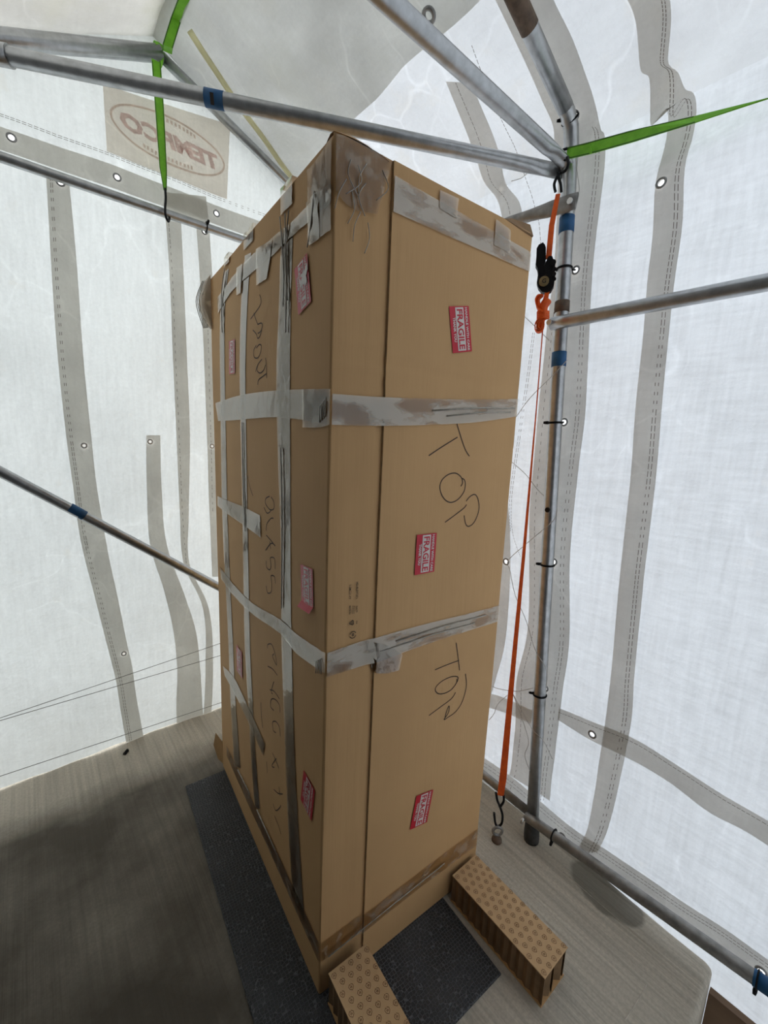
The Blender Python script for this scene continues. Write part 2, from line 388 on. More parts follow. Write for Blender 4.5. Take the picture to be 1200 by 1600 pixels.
M['tarp_left'] = tarp('grimy_roof_tarp', (.27, .265, .25), (.32, .315, .295), [], mott=.22, mscale=4, dirt=(.2, .195, .17), dscale=5, dlo=.5, dhi=.75, creases=.3)
M['tarp_eave'] = tarp('white_roof_tarp', (.272, .286, .304), (.40, .405, .41), holes_r, hr=.013, mott=.14, mscale=4, dirt=(.24, .24, .235), dlo=.55, dhi=.8, creases=.2)
M['tarp_plain'] = tarp('white_tarp_plain', (.385, .395, .41), (.40, .40, .41), [])
M['tarp_front'] = tarp('light_cutting_tarp', (.03, .03, .03), (.10, .10, .095), [], mott=.2)  # unseen left wall and roof tarps, made dark to dim the left floor
M['band_r'] = tarp('tarp_seam_double', (.47, .45, .42), (.25, .24, .22), holes_rb, hr=.0085, mott=.15, mscale=6)
M['band_g'] = tarp('tarp_seam_gable', (.46, .445, .41), (.25, .24, .22), [gon(p, .007) for p in GAB_G], hr=.0085, mott=.15, mscale=6)
M['patch'] = tarp('printed_patch', (.62, .575, .51), (.2, .18, .16), mott=.1, mscale=6)
M['logo_ink'] = tarp('faded_red_print', (.80, .66, .64), (.05, .03, .03), mott=.2, mscale=20)
M['logo_line'] = tarp('faded_brown_print', (.80, .70, .64), (.05, .04, .04), mott=.2, mscale=20)

def sheet(name, fn, a0, a1, na, b0, b1, nb, mat, parent=None):
    mb = MB(); vs = []
    for i in range(na+1):
        for j in range(nb+1): vs.append(fn(a0+(a1-a0)*i/na, b0+(b1-b0)*j/nb))
    fs = [(i*(nb+1)+j, i*(nb+1)+j+1, (i+1)*(nb+1)+j+1, (i+1)*(nb+1)+j) for i in range(na) for j in range(nb)]
    mb.add(vs, fs, True); return mb.build(name, mat, parent)
YF = -3.6
wr = sheet('wall_right', rpt, -.36, ZE-.02, 120, YF, 1.33, 190, M['tarp_r'])
tag(wr, 'white translucent tarp wall with grey seams right of the tall box', None, kind='structure')
c1 = sheet('ceiling', rpt, ZE-.02, SRIDGE, 50, YF, .05, 120, M['tarp_eave'])
tag(c1, 'white tarp roof slope above the right wall near the viewer', None, kind='structure')
c2 = sheet('ceiling', rpt, ZE-.02, SRIDGE, 50, .05, 1.36, 60, M['tarp_eave'])
tag(c2, 'creased tarp roof slope behind the steel tie bars', None, kind='structure')
def roofpt(s, y, off=.012):
    p = rpt(s, y, off)
    k = max(0, min(1, (s-ZE-.1)/.2)); d = .012*noise.noise(V((s*5, y*5, 5.5)))*k
    return V((p.x, p.y, p.z-abs(d)))
cover_edge = [rs(*p) for p in ((470, 285), (520, 222), (555, 180), (590, 148), (632, 100), (680, 58), (735, 12), (800, -50))]
def cover(a, y):
    e = cover_edge; yy = sorted(e, key=lambda t: t[1]); sb = yy[0][0]
    for (s0, y0), (s1, y1) in zip(yy[:-1], yy[1:]):
        if y0 <= y <= y1: sb = s0+(s1-s0)*(y-y0)/(y1-y0+1e-9)
    if y > yy[-1][1]: sb = yy[-1][0]
    return roofpt(sb+(SRIDGE-sb)*a, y)
sheet('ridge_cover', cover, 0, 1, 50, .08, 1.36, 80, M['tarp_roof'], c2)
c3 = sheet('ceiling', lpt, ZE-.02, SRIDGE, 40, .2, 1.36, 60, M['tarp_left'])
tag(c3, 'grey tarp roof slope left of the ridge', None, kind='structure')
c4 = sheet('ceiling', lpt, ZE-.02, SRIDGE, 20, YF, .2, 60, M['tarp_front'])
tag(c4, 'tarp roof slope above the viewer, made dark to cut light', None, kind='structure')
def gable(x, b):
    z0 = .004+.010*noise.noise(V((x*5, 3, 1))); z = z0+b*(ZER+(XW-abs(x))*SL+.03-z0); return gpt(x, z)
wb = sheet('wall_back', gable, -.98, .98, 90, 0, 1, 130, M['tarp_g'])
tag(wb, 'white translucent tarp gable wall left of the tall box', None, kind='structure')
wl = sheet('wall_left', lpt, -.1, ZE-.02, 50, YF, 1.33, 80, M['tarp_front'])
tag(wl, 'tarp wall on the viewer side of the tent, made dark to cut light', None, kind='structure')
def frontpt(x, b): p = gable(x, b); return V((p.x, YF+.02*noise.noise(V((x*2, p.z*2, 0))), p.z-.3*(1-b)))
wf = sheet('wall_front', frontpt, -.98, .98, 30, 0, 1, 40, M['tarp_plain'])
tag(wf, 'white tarp end wall behind the viewer', None, kind='structure')
wp = MB().box((-.42, -1.02, 1.22), (1.12, .03, 3.1)).build('light_blocker', M['light_block'])  # added unseen panel, keeps front light off the left floor
tag(wp, 'added dark panel behind the viewer blocking light from the front', None, kind='structure')

# --- seam bands, stitching, grommets on the sheets --------------------
def band(name, left, right, fn, mat, parent, off, sub=7, nw=4):
    """strip between two photo-traced edges lying on a sheet"""
    L = smooth_path([V((*p, 0)) for p in left], sub); Rr = smooth_path([V((*p, 0)) for p in right], sub)
    n = min(len(L), len(Rr)); vs = []
    for i in range(n):
        for k in range(nw+1):
            q = L[i].lerp(Rr[i], k/nw); vs.append(fn(q.x, q.y, off))
    fs = [(i*(nw+1)+j, i*(nw+1)+j+1, (i+1)*(nw+1)+j+1, (i+1)*(nw+1)+j) for i in range(n-1) for j in range(nw)]
    return MB().add(vs, fs, True).build(name, mat, parent)
def stitches(pts, fn, parent, off, gap=.012, w=.0016, name='stitching'):
    P = smooth_path([V((*p, 0)) for p in pts], 10); mb = MB(); acc = 0; on = True
    for a, b in zip(P[:-1], P[1:]):
        n = max(1, int((b-a).length/gap))
        for k in range(n):
            if k % 2 == 0 or n == 1:
                q0 = fn(*a.lerp(b, k/n).xy, off); q1 = fn(*a.lerp(b, (k+.75)/n).xy, off)
                t = (q1-q0)
                if t.length < 1e-6: continue
                sd = t.normalized().cross((CAM-q0).normalized()); sd = V((0, 1, 0)) if fn is rpt and abs(t.normalized().y) < .6 else (V((0, 0, 1)) if fn is rpt or abs(t.normalized().x) > .6 else V((1, 0, 0)))
                mb.add([q0-sd*w/2, q1-sd*w/2, q1+sd*w/2, q0+sd*w/2], [(0, 1, 2, 3)])
    o = mb.build(name, M['stitch'], parent); o['kind'] = 'stuff'; return o
def ring(name, c, n, r, rt, mat, parent):
    n = V(n).normalized(); a = n.orthogonal().normalized(); b = n.cross(a)
    pts = [c+(a*math.cos(q)+b*math.sin(q))*r for q in [2*math.pi*k/16 for k in range(16)]]
    mb = MB(); mb.tube(pts, [(rt, rt*.45)]*16 if False else rt, 6, closed=True)
    return mb.build(name, mat, parent)
RS = lambda pts: [rs(*p) for p in pts]
GS = lambda pts: [gs(*p) for p in pts]

# overlap behind the front post, over the eave
oL = [(745, -60), (780, 5), (820, 90), (850, 160), (868, 200), (876, 240), (872, 300), (866, 420), (855, 520), (843, 650), (832, 780), (829, 880), (826, 985), (808, 1060), (806, 1130), (797, 1210), (790, 1270)]
oR = [(845, -60), (869, 0), (899, 63), (930, 150), (947, 190), (949, 235), (940, 320), (927, 430), (922, 520), (917, 640), (905, 740), (893, 880), (892, 1000), (880, 1080), (868, 1180), (860, 1250)]
band('overlap_band', RS(oL), RS(oR), rpt, M['band_r'], wr, .008)
stitches(RS([(x-9, y) for x, y in oR[4:]]), rpt, wr, .0105); stitches(RS([(x-14, y) for x, y in oR[4:]]), rpt, wr, .0105)
stitches(RS([(x+9, y) for x, y in oL[5:]]), rpt, wr, .0105)
# wavy seam of the near bay
sL = [(972, -20), (992, 30), (1005, 100), (1022, 115), (1030, 175), (1042, 190), (1032, 260), (1020, 380), (1008, 500), (994, 640), (985, 760), (972, 880), (965, 960), (955, 1060), (945, 1140), (922, 1280), (905, 1325)]
sR = [(1040, -20), (1050, 25), (1052, 85), (1068, 105), (1072, 160), (1085, 175), (1075, 270), (1062, 400), (1048, 500), (1035, 640), (1024, 760), (1010, 880), (1003, 960), (992, 1060), (985, 1140), (955, 1280), (935, 1330)]
band('seam_band', RS(sL), RS(sR), rpt, M['band_r'], wr, .008)
stitches(RS([(x-8, y) for x, y in sR]), rpt, wr, .0105); stitches(RS([(x-13, y) for x, y in sR]), rpt, wr, .0105)
# horizontal band and bottom hem
hT = [(874, 1106), (920, 1124), (985, 1150), (1060, 1195), (1130, 1240), (1210, 1285), (1330, 1360)]
hB = [(872, 1124), (915, 1150), (975, 1180), (1045, 1220), (1110, 1268), (1180, 1305), (1310, 1390)]
band('cross_band', RS(hT), RS(hB), rpt, M['band_r'], wr, .0085)
stitches(RS([(x, y+6) for x, y in hT]), rpt, wr, .011)
bT = [(740, 1172), (800, 1212), (853, 1256), (906, 1299), (954, 1329), (1010, 1366), (1069, 1407), (1129, 1447), (1197, 1496), (1330, 1590)]
bB = [(736, 1213), (796, 1258), (846, 1298), (890, 1328), (936, 1360), (992, 1398), (1050, 1440), (1110, 1482), (1180, 1532), (1310, 1624)]
band('hem_band', RS(bT), RS(bB), rpt, M['band_r'], wr, .0095)
stitches(RS([(x-1, y+6) for x, y in bT]), rpt, wr, .012); stitches(RS([(x-1, y+11) for x, y in bT]), rpt, wr, .012)
# seams of the far bay, running down from the roof between the bars and the box
band('seam_band', RS([(700, 120), (728, 190), (760, 270), (785, 330), (798, 400), (800, 520), (790, 700)]), RS([(740, 120), (768, 190), (800, 270), (818, 330), (826, 400), (822, 520), (808, 700)]), rpt, M['band_r'], c2, .022)
stitches(RS([(716, 120), (744, 190), (774, 270), (799, 330), (810, 400), (808, 520)]), rpt, c2, .0245)
stitches(RS([(742, 60), (775, 150), (805, 215), (828, 290), (846, 350), (850, 420)]), rpt, c2, .0245)
stitches(RS([(836, 520), (826, 600), (812, 700), (802, 780), (803, 830), (815, 870)]), rpt, wr, .006); stitches(RS([(833, 520), (823, 600), (809, 700), (799, 780), (800, 830)]), rpt, wr, .006)
band('seam_band', RS([(770, 780), (780, 850), (770, 1000), (755, 1100), (745, 1150)]), RS([(796, 780), (800, 850), (794, 980), (776, 1060), (760, 1110)]), rpt, M['band_r'], wr, .008)
band('cross_band', RS([(740, 1082), (775, 1085), (835, 1110)]), RS([(740, 1104), (770, 1106), (830, 1130)]), rpt, M['band_r'], wr, .0075)
for p in POST_G+HEM_G+BAND_G+BACK_G:
    s, y = rs(*p); x, z, nx, nz = prof(s)
    ring('grommet', rpt(s, y, .010), (nx, 0, nz), .0115, .0035, M['grom'], wr)
# gable wall seams
gL = [(72, 280), (80, 420), (90, 560), (103, 680), (114, 760), (126, 845), (146, 925), (165, 1000), (180, 1060), (188, 1110), (196, 1155), (199, 1168)]
gR = [(108, 290), (120, 420), (130, 560), (142, 680), (151, 760), (168, 860), (184, 935), (197, 1000), (206, 1040), (212, 1085), (220, 1130), (224, 1150)]
band('seam_band', GS(gL), GS(gR), gpt, M['band_g'], wb, .007)
stitches(GS([(x+6, y) for x, y in gL]), gpt, wb, .0095); stitches(GS([(x+9, y) for x, y in gL]), gpt, wb, .0095)
band('seam_band', GS([(228, 680), (229, 760), (234, 850), (255, 920), (270, 985), (276, 1045), (275, 1100), (276, 1140)]), GS([(250, 680), (252, 760), (260, 850), (288, 930), (305, 985), (312, 1045), (315, 1100), (318, 1130)]), gpt, M['band_g'], wb, .006)
band('seam_band', GS([(258, 345), (265, 440), (270, 560), (275, 680), (280, 800), (286, 880), (316, 950), (320, 1040), (316, 1125)]), GS([(282, 350), (287, 440), (292, 560), (296, 680), (294, 800), (295, 880), (325, 950), (332, 1040), (328, 1120)]), gpt, M['band_g'], wb, .007)
stitches(GS([(262, 345), (269, 440), (274, 560), (279, 680), (284, 800), (290, 880)]), gpt, wb, .0095)
band('seam_band', GS([(305, 345), (312, 440), (318, 560), (322, 680), (326, 800), (330, 900)]), GS([(326, 352), (332, 440), (337, 560), (341, 680), (345, 800), (349, 900)]), gpt, M['band_g'], wb, .007)
stitches(GS([(322, 440), (325, 560), (328, 680), (331, 800)]), gpt, wb, .0095)
# flap hanging over the rail
band('rail_flap', GS([(255, 303), (257, 345)]), GS([(321, 308), (326, 352)]), gpt, M['band_g'], wb, .012)
# grommet band along the rail height
band('grommet_band', GS([(-90, 168), (0, 200), (90, 232), (180, 262), (260, 292), (340, 322), (430, 355)]), GS([(-90, 205), (0, 236), (90, 268), (180, 298), (260, 326), (340, 352), (430, 384)]), gpt, M['band_g'], wb, .0065)
stitches(GS([(-60, 160), (0, 180), (90, 214), (180, 246), (260, 276), (340, 308), (420, 338)]), gpt, wb, .006)
stitches(GS([(-60, 163), (0, 183), (90, 217), (180, 249), (260, 279), (340, 311), (420, 341)]), gpt, wb, .006)
for p in GAB_G+GABF_G:
    x, z = gs(*p); ring('grommet', gpt(x, z, .009), (0, 1, 0), .0115 if p in GAB_G else .009, .0033, M['grom'] if p in GAB_G else M['bolt'], wb)

# --- text to mesh -----------------------------------------------------
_tc = {}
def text_mesh(s, bold=.0, shear=0):
    k = (s, bold, shear)
    if k in _tc: return _tc[k]
    cu = bpy.data.curves.new('t', 'FONT'); cu.body = s; cu.size = 1; cu.offset = bold; cu.resolution_u = 2; cu.shear = shear
    ob = bpy.data.objects.new('t', cu); col.objects.link(ob)
    dg = bpy.context.evaluated_depsgraph_get(); dg.update(); me = bpy.data.meshes.new_from_object(ob.evaluated_get(dg))
    vs = [v.co.copy() for v in me.vertices]; fs = [list(p.vertices) for p in me.polygons]
    bpy.data.objects.remove(ob); bpy.data.curves.remove(cu); bpy.data.meshes.remove(me)
    x0 = min(v.x for v in vs); x1 = max(v.x for v in vs); y0 = min(v.y for v in vs); y1 = max(v.y for v in vs)
    vs = [((v.x-x0)/(x1-x0)-.5, (v.y-y0)/(y1-y0)-.5) for v in vs]
    _tc[k] = (vs, fs); return _tc[k]
def lay(mb, s, c, a, b, w, h, bold=0, shear=0):
    """text s centred on c, reading along a, upright along b, w x h"""
    vs, fs = text_mesh(s, bold, shear); mb.add([V(c)+V(a)*(x*w)+V(b)*(y*h) for x, y in vs], fs)

# logo patch on the gable: printed outside, so it reads mirrored from in here
pc = [gs(160, 133), gs(358, 197), gs(354, 312), gs(166, 240)]
pc = [V((*q, 0)) for q in pc]
mb = MB(); n = 10; vs = []
for i in range(n+1):
    for j in range(n+1):
        q = pc[0].lerp(pc[1], i/n).lerp(pc[3].lerp(pc[2], i/n), j/n); vs.append(gpt(q.x, q.y, .010))
mb.add(vs, [(i*(n+1)+j, i*(n+1)+j+1, (i+1)*(n+1)+j+1, (i+1)*(n+1)+j) for i in range(n) for j in range(n)], True)
patch = mb.build('logo_patch', M['patch'], wb); patch['label'] = 'beige patch with a mirrored oval logo'
pcx = sum(q.x for q in pc)/4; pcz = sum(q.y for q in pc)/4; pw = (pc[1].x-pc[0].x); ph = (pc[0].y-pc[3].y)
LC = lambda u, v: gpt(pcx+u, pcz+v, .0125)
mb = MB(); K = 48
for k in range(K):
    q0, q1 = 2*math.pi*k/K, 2*math.pi*(k+1)/K; A, B = pw*.46, ph*.40
    mb.add([LC(A*math.cos(q0), B*math.sin(q0)), LC(A*math.cos(q1), B*math.sin(q1)), LC((A-.008)*math.cos(q1), (B-.008)*math.sin(q1)), LC((A-.008)*math.cos(q0), (B-.008)*math.sin(q0))], [(0, 1, 2, 3)])
mb.build('logo_oval', M['logo_line'], patch)
mb = MB(); vs, fs = text_mesh('TEMPCO', .05, .25)
mb.add([LC(-x*pw*.78, y*ph*.27) for x, y in vs], fs); mb.build('lettering', M['logo_ink'], patch)
mb = MB()
for sg, a0, a1 in ((1, 60, 100), (-1, 235, 300)):
    q = a0
    while q < a1:
        A, B = pw*.38, ph*.31; p0 = LC(A*math.cos(R(q)), B*math.sin(R(q))); 
        mb.add([p0+V((-.004, 0, -.007)), p0+V((.004, 0, -.007)), p0+V((.004, 0, .007)), p0+V((-.004, 0, .007))], [(0, 1, 2, 3)]); q += 5
mb.build('small_print', M['logo_line'], patch)

# roof folds and creases of the far roof slope
def fold(pts, w, mat, parent, off=.03, name='fold'):
    P = smooth_path([V((*q, 0)) for q in RS(pts)], 6); mb = MB()
    pp = [roofpt(q.x, q.y)-V((prof(q.x)[2], 0, prof(q.x)[3]))*.006 for q in P]
    mb.tube(pp, [(w*.5, w*1.2)]*len(pp), 6, up=(0, 0, 1)); return mb.build(name, mat, parent)
M['fold'] = tarp('yellowed_fold', (.80, .78, .62), (.18, .17, .12), mott=.2, mscale=12)
M['crease'] = tarp('pale_crease', (.25, .25, .245), (.42, .42, .41), mott=.2, mscale=12)
fold([(300, 40), (335, 95), (375, 155), (420, 215), (470, 285)], .011, M['fold'], c2, name='folded_hem')
ring('grommet', rpt(*rs(676, 12), .03), (math.sin(AR), 0, math.cos(AR)), .016, .006, M['grom'], c2)

# ================================================================== TENT FRAME
PX = .895
frame = empty('tent_frame', (PX, -.114, 0)); tag(frame, 'galvanised steel tube frame of posts, rafters, ties and rails inside the tent', 'tent frame')
py_ = lambda z: -.114+.053*z
def bars(name, pts, r, mat='galv', n=14, up=None, label=None): return MB().tube(pts, r, n, up).build(name, M[mat], frame, label=label)
post = bars('post', [(PX, py_(z), z) for z in (.05, .6, 1.2, 1.8, 2.3)]+[(.895, .014, 2.40), (.893, .015, 2.46), (.880, .015, 2.51), (.85, .015, 2.537), (.80, .015, 2.556)], .0225)
bars('post_foot', [(PX, py_(0), .0), (PX, py_(.02), .02), (PX, py_(.10), .10)], [.028, .029, .025], 'rubberfoot')
raft = bars('rafter', [(.835, .015, 2.543), (.552, .012, 2.645), (0, .01, 2.845)], .0235)
MB().tube([(.615, .0125, 2.6225), (.44, .0118, 2.6857)], .0243, 14).build('rust_patch', M['rust'], raft)
bars('rafter', [(0, .01, 2.845), (-.90, .01, 2.52)], .0235)
def tape(z0, z1, parent=post, mat='blue', r=.0236, name='marker_tape'):
    return MB().tube([(PX, py_(z0), z0), (PX, py_(z1), z1)], r, 14).build(name, M[mat], parent)
tape(atx(888, 364, PX).z, atx(890, 338, PX).z); tape(atx(876, 573, PX).z, atx(877, 550, PX).z)
tape(atx(882, 488, PX).z, atx(884, 470, PX).z, mat='rust', name='rust_band')
tie = bars('tie_bar', [(.905, .02, 2.395), (.872, .02, 2.41), (.81, .02, 2.412), (.76, .02, 2.411), (.125, .023, 2.405), (-.90, .02, 2.40)], [(.0225, .006), (.024, .006), (.024, .009), (.021, .021), (.021, .021), (.021, .021)], up=(0, 1, 0))
B0 = V((.885, .05, 2.405)); B1 = V((-.473, .921, 2.5)); Bd = B1-B0
cb = bars('cross_brace', [B0-Bd*.01, B0+Bd*.03, B0+Bd*.06, B0+Bd*.10, B1, B0+Bd*1.28], [(.024, .006), (.024, .008), (.022, .018), (.021, .021), (.021, .021), (.021, .021)])
def on_brace(px):
    # parameter of brace nearest to photo column px
    best = min(range(400), key=lambda k: abs((lambda p: 600+FPX*(p-CAM).dot(Rt)/(p-CAM).dot(Fw))(B0+Bd*k/400)-px)); return best/400
t0, t1 = on_brace(350), on_brace(321)
tp = MB().tube([B0+Bd*t0, B0+Bd*t1], .0223, 16).build('marker_tape', M['blue'], cb)
tcn = B0+Bd*on_brace(335); nn = (CAM-tcn); nn -= Bd.normalized()*nn.dot(Bd.normalized()); nn.normalize(); ax = -Bd.normalized(); upv = nn.cross(ax)
mb = MB(); lay(mb, '1', tcn+nn*.0235, ax, upv, .010, .026, .03); mb.build('lettering', M['black_ink'], cb)
t2 = on_brace(16); MB().tube([B0+Bd*t2, B0+Bd*1.27], .0255, 14).build('sleeve', M['galv'], cb)
# gable end frame
YG = 1.22
PK = aty(252, 88, YG)
bars('rafter', [PK+V((0, 0, 0)), aty(455, 290, YG), PK+(aty(455, 290, YG)-PK)*1.62], .0185)
dl = aty(0, 63, YG)-PK; bars('rafter', [PK+V((-.005, -.01, 0)), PK+dl+V((0, -.01, 0)), PK+dl*1.9], .0265)
g0 = aty(0, 245, YG); g1 = aty(380, 375, YG); gd = g1-g0
rail = bars('gable_rail', [g0-gd*.5, g0, g1, g0+gd*1.72], .0165)
d0 = aty(0, 737, YG); d1 = aty(340, 916, YG); dd = d1-d0
diag = bars('diagonal_brace', [d0-dd*.4, d0, d1, d0+dd*1.9], .0185)
ta = aty(108, 793, YG); tb = aty(132, 806, YG)
MB().tube([ta, tb], .0195, 14).build('marker_tape', M['blue'], diag)
bars('post', [(PX, YG, 0), (PX, YG, 2.52)], .0225)
bars('post', [(-PX, YG, 0), (-PX, YG, 2.52)], .0225)
bars('post', [(-PX, 0, 0), (-PX, 0.01, 2.52)], .0225)
# girts and rails of the right wall
ga = atx(862, 506, .862); gb = atx(1200, 441, .862); gdv = gb-ga
girt = bars('girt', [ga, ga+gdv*.1, gb, ga+gdv*2.4], .0205)
MB().tube([ga+V((-.017, .004, 0))+gdv*.012, ga+V((-.024, .004, 0))+gdv*.012], .009, 8).build('bolt', M['bolt'], girt)

ua = atx(893, 316, .866); ub = atx(800, 346, .866); ud = ub-ua
ug = bars('girt', [ua-ud*.08, ua+ud*.05, ua+ud*.35, ua+ud*.65, ub, V((.866, 1.22, 2.33))], [(.024, .005), (.026, .005), (.025, .007), (.018, .018), (.018, .018), (.018, .018)], up=(0, 0, 1), mat='galv_dull')
MB().tube([ua+V((-.004, 0, .0)), ua+V((-.014, 0, 0))], .009, 8).build('bolt', M['bolt'], ug)
ra = atx(822, 1275, .866); rb = atx(1180, 1528, .866); rd = rb-ra
br = bars('bottom_rail', [ra, ra+rd*.1, rb, ra+rd*2.0], .0185, 'galv_dull')
MB().tube([rb-rd*.005, ra+rd*1.5], .0205, 14).build('blue_sleeve', M['blue'], br)
bolt = ra+V((-.018, 0, -.002)); MB().tube([bolt+V((.01, 0, 0)), bolt+V((-.006, 0, 0)), bolt+V((-.012, 0, -.012))], .006, 8).build('bolt', M['bolt'], br)
rc = atx(757, 1212, .885); ru = ra+V((.018, -.02, .006)); br2 = bars('bottom_rail', [ru, ru.lerp(rc, .45), ru.lerp(rc, .7), rc, rc+(rc-ru)*4.4], [(.022, .006), (.022, .009), (.017, .017), (.017, .017), (.017, .017)], 'galv_dull', up=(0, 0, 1))
pb = V((PX-.0225, py_(1.27), atx(858, 797, PX-.02).z)); MB().tube([pb+V((.004, 0, 0)), pb+V((-.003, 0, 0))], .009, 10).build('bolt_hole', M['black_steel'], post)

# ================================================================== RUBBER MAT, BOX, BLOCKS
BZ = R(-4.7); MT = .009
mat = empty('rubber_mat', (0, 0, 0), BZ)
def matmesh():
    x0, x1, y0, y1, r = -.165, .46, -.25, .95, .003
    mb = MB()
    lo = [(x0, y0, 0.0005), (x1, y0, 0.0005), (x1, y1, 0.0005), (x0, y1, 0.0005)]; mi = [(x, y, MT-r) for x, y, _ in lo]
    hi = [(x0+r, y0+r, MT), (x1-r, y0+r, MT), (x1-r, y1-r, MT), (x0+r, y1-r, MT)]
    fs = [(3, 2, 1, 0), (8, 9, 10, 11)]
    for a in (0, 4):
        for k in range(4): fs.append((a+k, a+(k+1) % 4, a+4+(k+1) % 4, a+4+k))
    mb.add(lo+mi+hi, fs); return mb
mo = matmesh().build('rubber_mat', M['rubber']); bpy.data.objects.remove(mat); mo.name = 'rubber_mat'; mo.rotation_euler.z = BZ
tag(mo, 'black embossed rubber mat lying under the tall cardboard box', 'mat')

W_, D_, H_ = .612, .976, 2.10
box = empty('cardboard_box', (0, 0, 0), BZ)
tag(box, 'tall taped brown cardboard box stood on end with red fragile stickers', 'box')
EX = V((math.cos(BZ), math.sin(BZ), 0)); EY = V((-math.sin(BZ), math.cos(BZ), 0))
def RF(px, py):   # photo -> right face (u, z)
    p = hit(px, py, (0, 0, 0), EY); return p.dot(EX), p.z
def LF(px, py):   # photo -> left face (v, z)
    p = hit(px, py, (0, 0, 0), EX); return p.dot(EY), p.z
zb = MT+.001
# carton body
def rbump(u, z):
    d = 0
    for zc, sl, a, w in ((1.698, -.03, .0055, .007), (1.672, .02, .005, .006), (1.645, .03, .004, .006)):
        q = z-(zc+sl*u); d += a*math.exp(-(q/w)**2)*max(0, 1-u/.62)
    d += .0025*noise.noise(V((u*4, z*2, 11)))
    return d
def panel_grid(fn, a0, a1, na, z0, z1, nz):
    vs = [fn(a0+(a1-a0)*i/na, z0+(z1-z0)*j/nz) for i in range(na+1) for j in range(nz+1)]
    fs = [(i*(nz+1)+j, (i+1)*(nz+1)+j, (i+1)*(nz+1)+j+1, i*(nz+1)+j+1) for i in range(na) for j in range(nz)]
    return vs, fs
core = MB().box((W_/2, D_/2, (zb+H_-.015)/2), (W_-.014, D_-.014, H_-.015-zb)).build('inner_carton', M['card'], box, False)
SEAM = .136
def strip_panel(u, z): return V((u, -.0005+rbump(u, z)*.8+.002*math.cos(u/.136*math.pi*4)*.25, z))
mb = MB(); vs, fs = panel_grid(strip_panel, .004, SEAM+.01, 10, zb, H_, 120); mb.add(vs, fs, True)
mb.build('side_strip', M['card'], box, False)
def main_panel(u, z):
    e = max(0, 1-(u-SEAM)/.004); return V((u, -.0065+rbump(u, z)+e*0, z))
mb = MB(); vs, fs = panel_grid(main_panel, SEAM, W_, 30, zb, H_-.002, 150); mb.add(vs, fs, True)
mb.build('outer_panel', M['card'], box, False)
mb = MB()  # raw cut edge of the outer panel
for j in range(60):
    z0 = zb+(H_-.002-zb)*j/60; z1 = zb+(H_-.002-zb)*(j+1)/60
    mb.add([main_panel(SEAM, z0), main_panel(SEAM, z1), V((SEAM-.001, .006, z1)), V((SEAM-.001, .006, z0))], [(0, 1, 2, 3)])
mb.build('panel_edge', M['card_edge'], box, False)
# rounded near corner + left panel
def left_panel(v, z): return V((-.0005+.0025*noise.noise(V((v*3, z*2, 21)))*min(1, v*6), v, z))
mb = MB(); vs, fs = panel_grid(left_panel, .006, D_, 30, zb, H_-.004, 90); mb.add(vs, fs, True)
mb.build('front_panel', M['card'], box, False)
mb = MB()
for j in range(40):
    z0 = zb+(H_-zb)*j/40; z1 = zb+(H_-zb)*(j+1)/40
    ringp = lambda z: [V((-.0005, .006, z)), V((.0005, .0025, z)), V((.0022, .0008, z)), V((.0045, -.0005+rbump(.004, z)*.8+.0005, z))]
    a, b = ringp(z0), ringp(z1)
    for k in range(3): mb.add([a[k], a[k+1], b[k+1], b[k]], [(0, 1, 2, 3)], True)
mb.build('corner_fold', M['card'], box, False)
# back and far faces, top flaps
MB().box((W_-.003, D_/2, (zb+H_)/2), (.006, D_, H_-zb-.004)).build('back_panel', M['card'], box, False)
MB().box((W_/2, D_-.003, (zb+H_)/2), (W_, .006, H_-zb-.004)).build('side_panel', M['card'], box, False)
rot = Matrix.Rotation(R(2.0), 3, 'Y')
MB().box((W_/4+.005, D_/2, H_-.004), (W_/2, D_-.01, .006)).build('top_flap', M['card'], box, False)
MB().box((W_*3/4, D_/2, H_+.002), (W_/2, D_-.01, .006)).build('top_flap', M['card'], box, False)
# raised corner flap at the far right end of the top edge
f0 = RF(786, 346); f1 = RF(826, 371)
fx0 = .50; 
mb = MB(); P = [V((.495, -.004, H_-.004)), V((W_, -.007, H_-.012)), V((W_+.004, .010, H_+.024)), V((.54, .014, H_+.018))]
nrm = (P[1]-P[0]).cross(P[3]-P[0]).normalized()*.004
mb.add([p for p in P]+[p+nrm for p in P], [(0, 1, 2, 3), (7, 6, 5, 4), (0, 4, 5, 1), (1, 5, 6, 2), (2, 6, 7, 3), (3, 7, 4, 0)])
mb.build('torn_flap', M['card_dark'], box, False, 'bent up dark edged cardboard corner')
# crumpled lower corner flap at the far left
mb = MB(); q = D_
mb.add([V((.0, q, .02)), V((-.004, q, .14)), V((-.022, q+.03, .17)), V((-.030, q+.045, .10)), V((-.015, q+.03, .03)), V((.02, q+.005, .08))],
       [(0, 1, 2, 3, 4), (0, 4, 5), (4, 3, 5), (3, 2, 5), (2, 1, 5), (1, 0, 5)])
mb.build('crumpled_corner', M['card'], box, False)

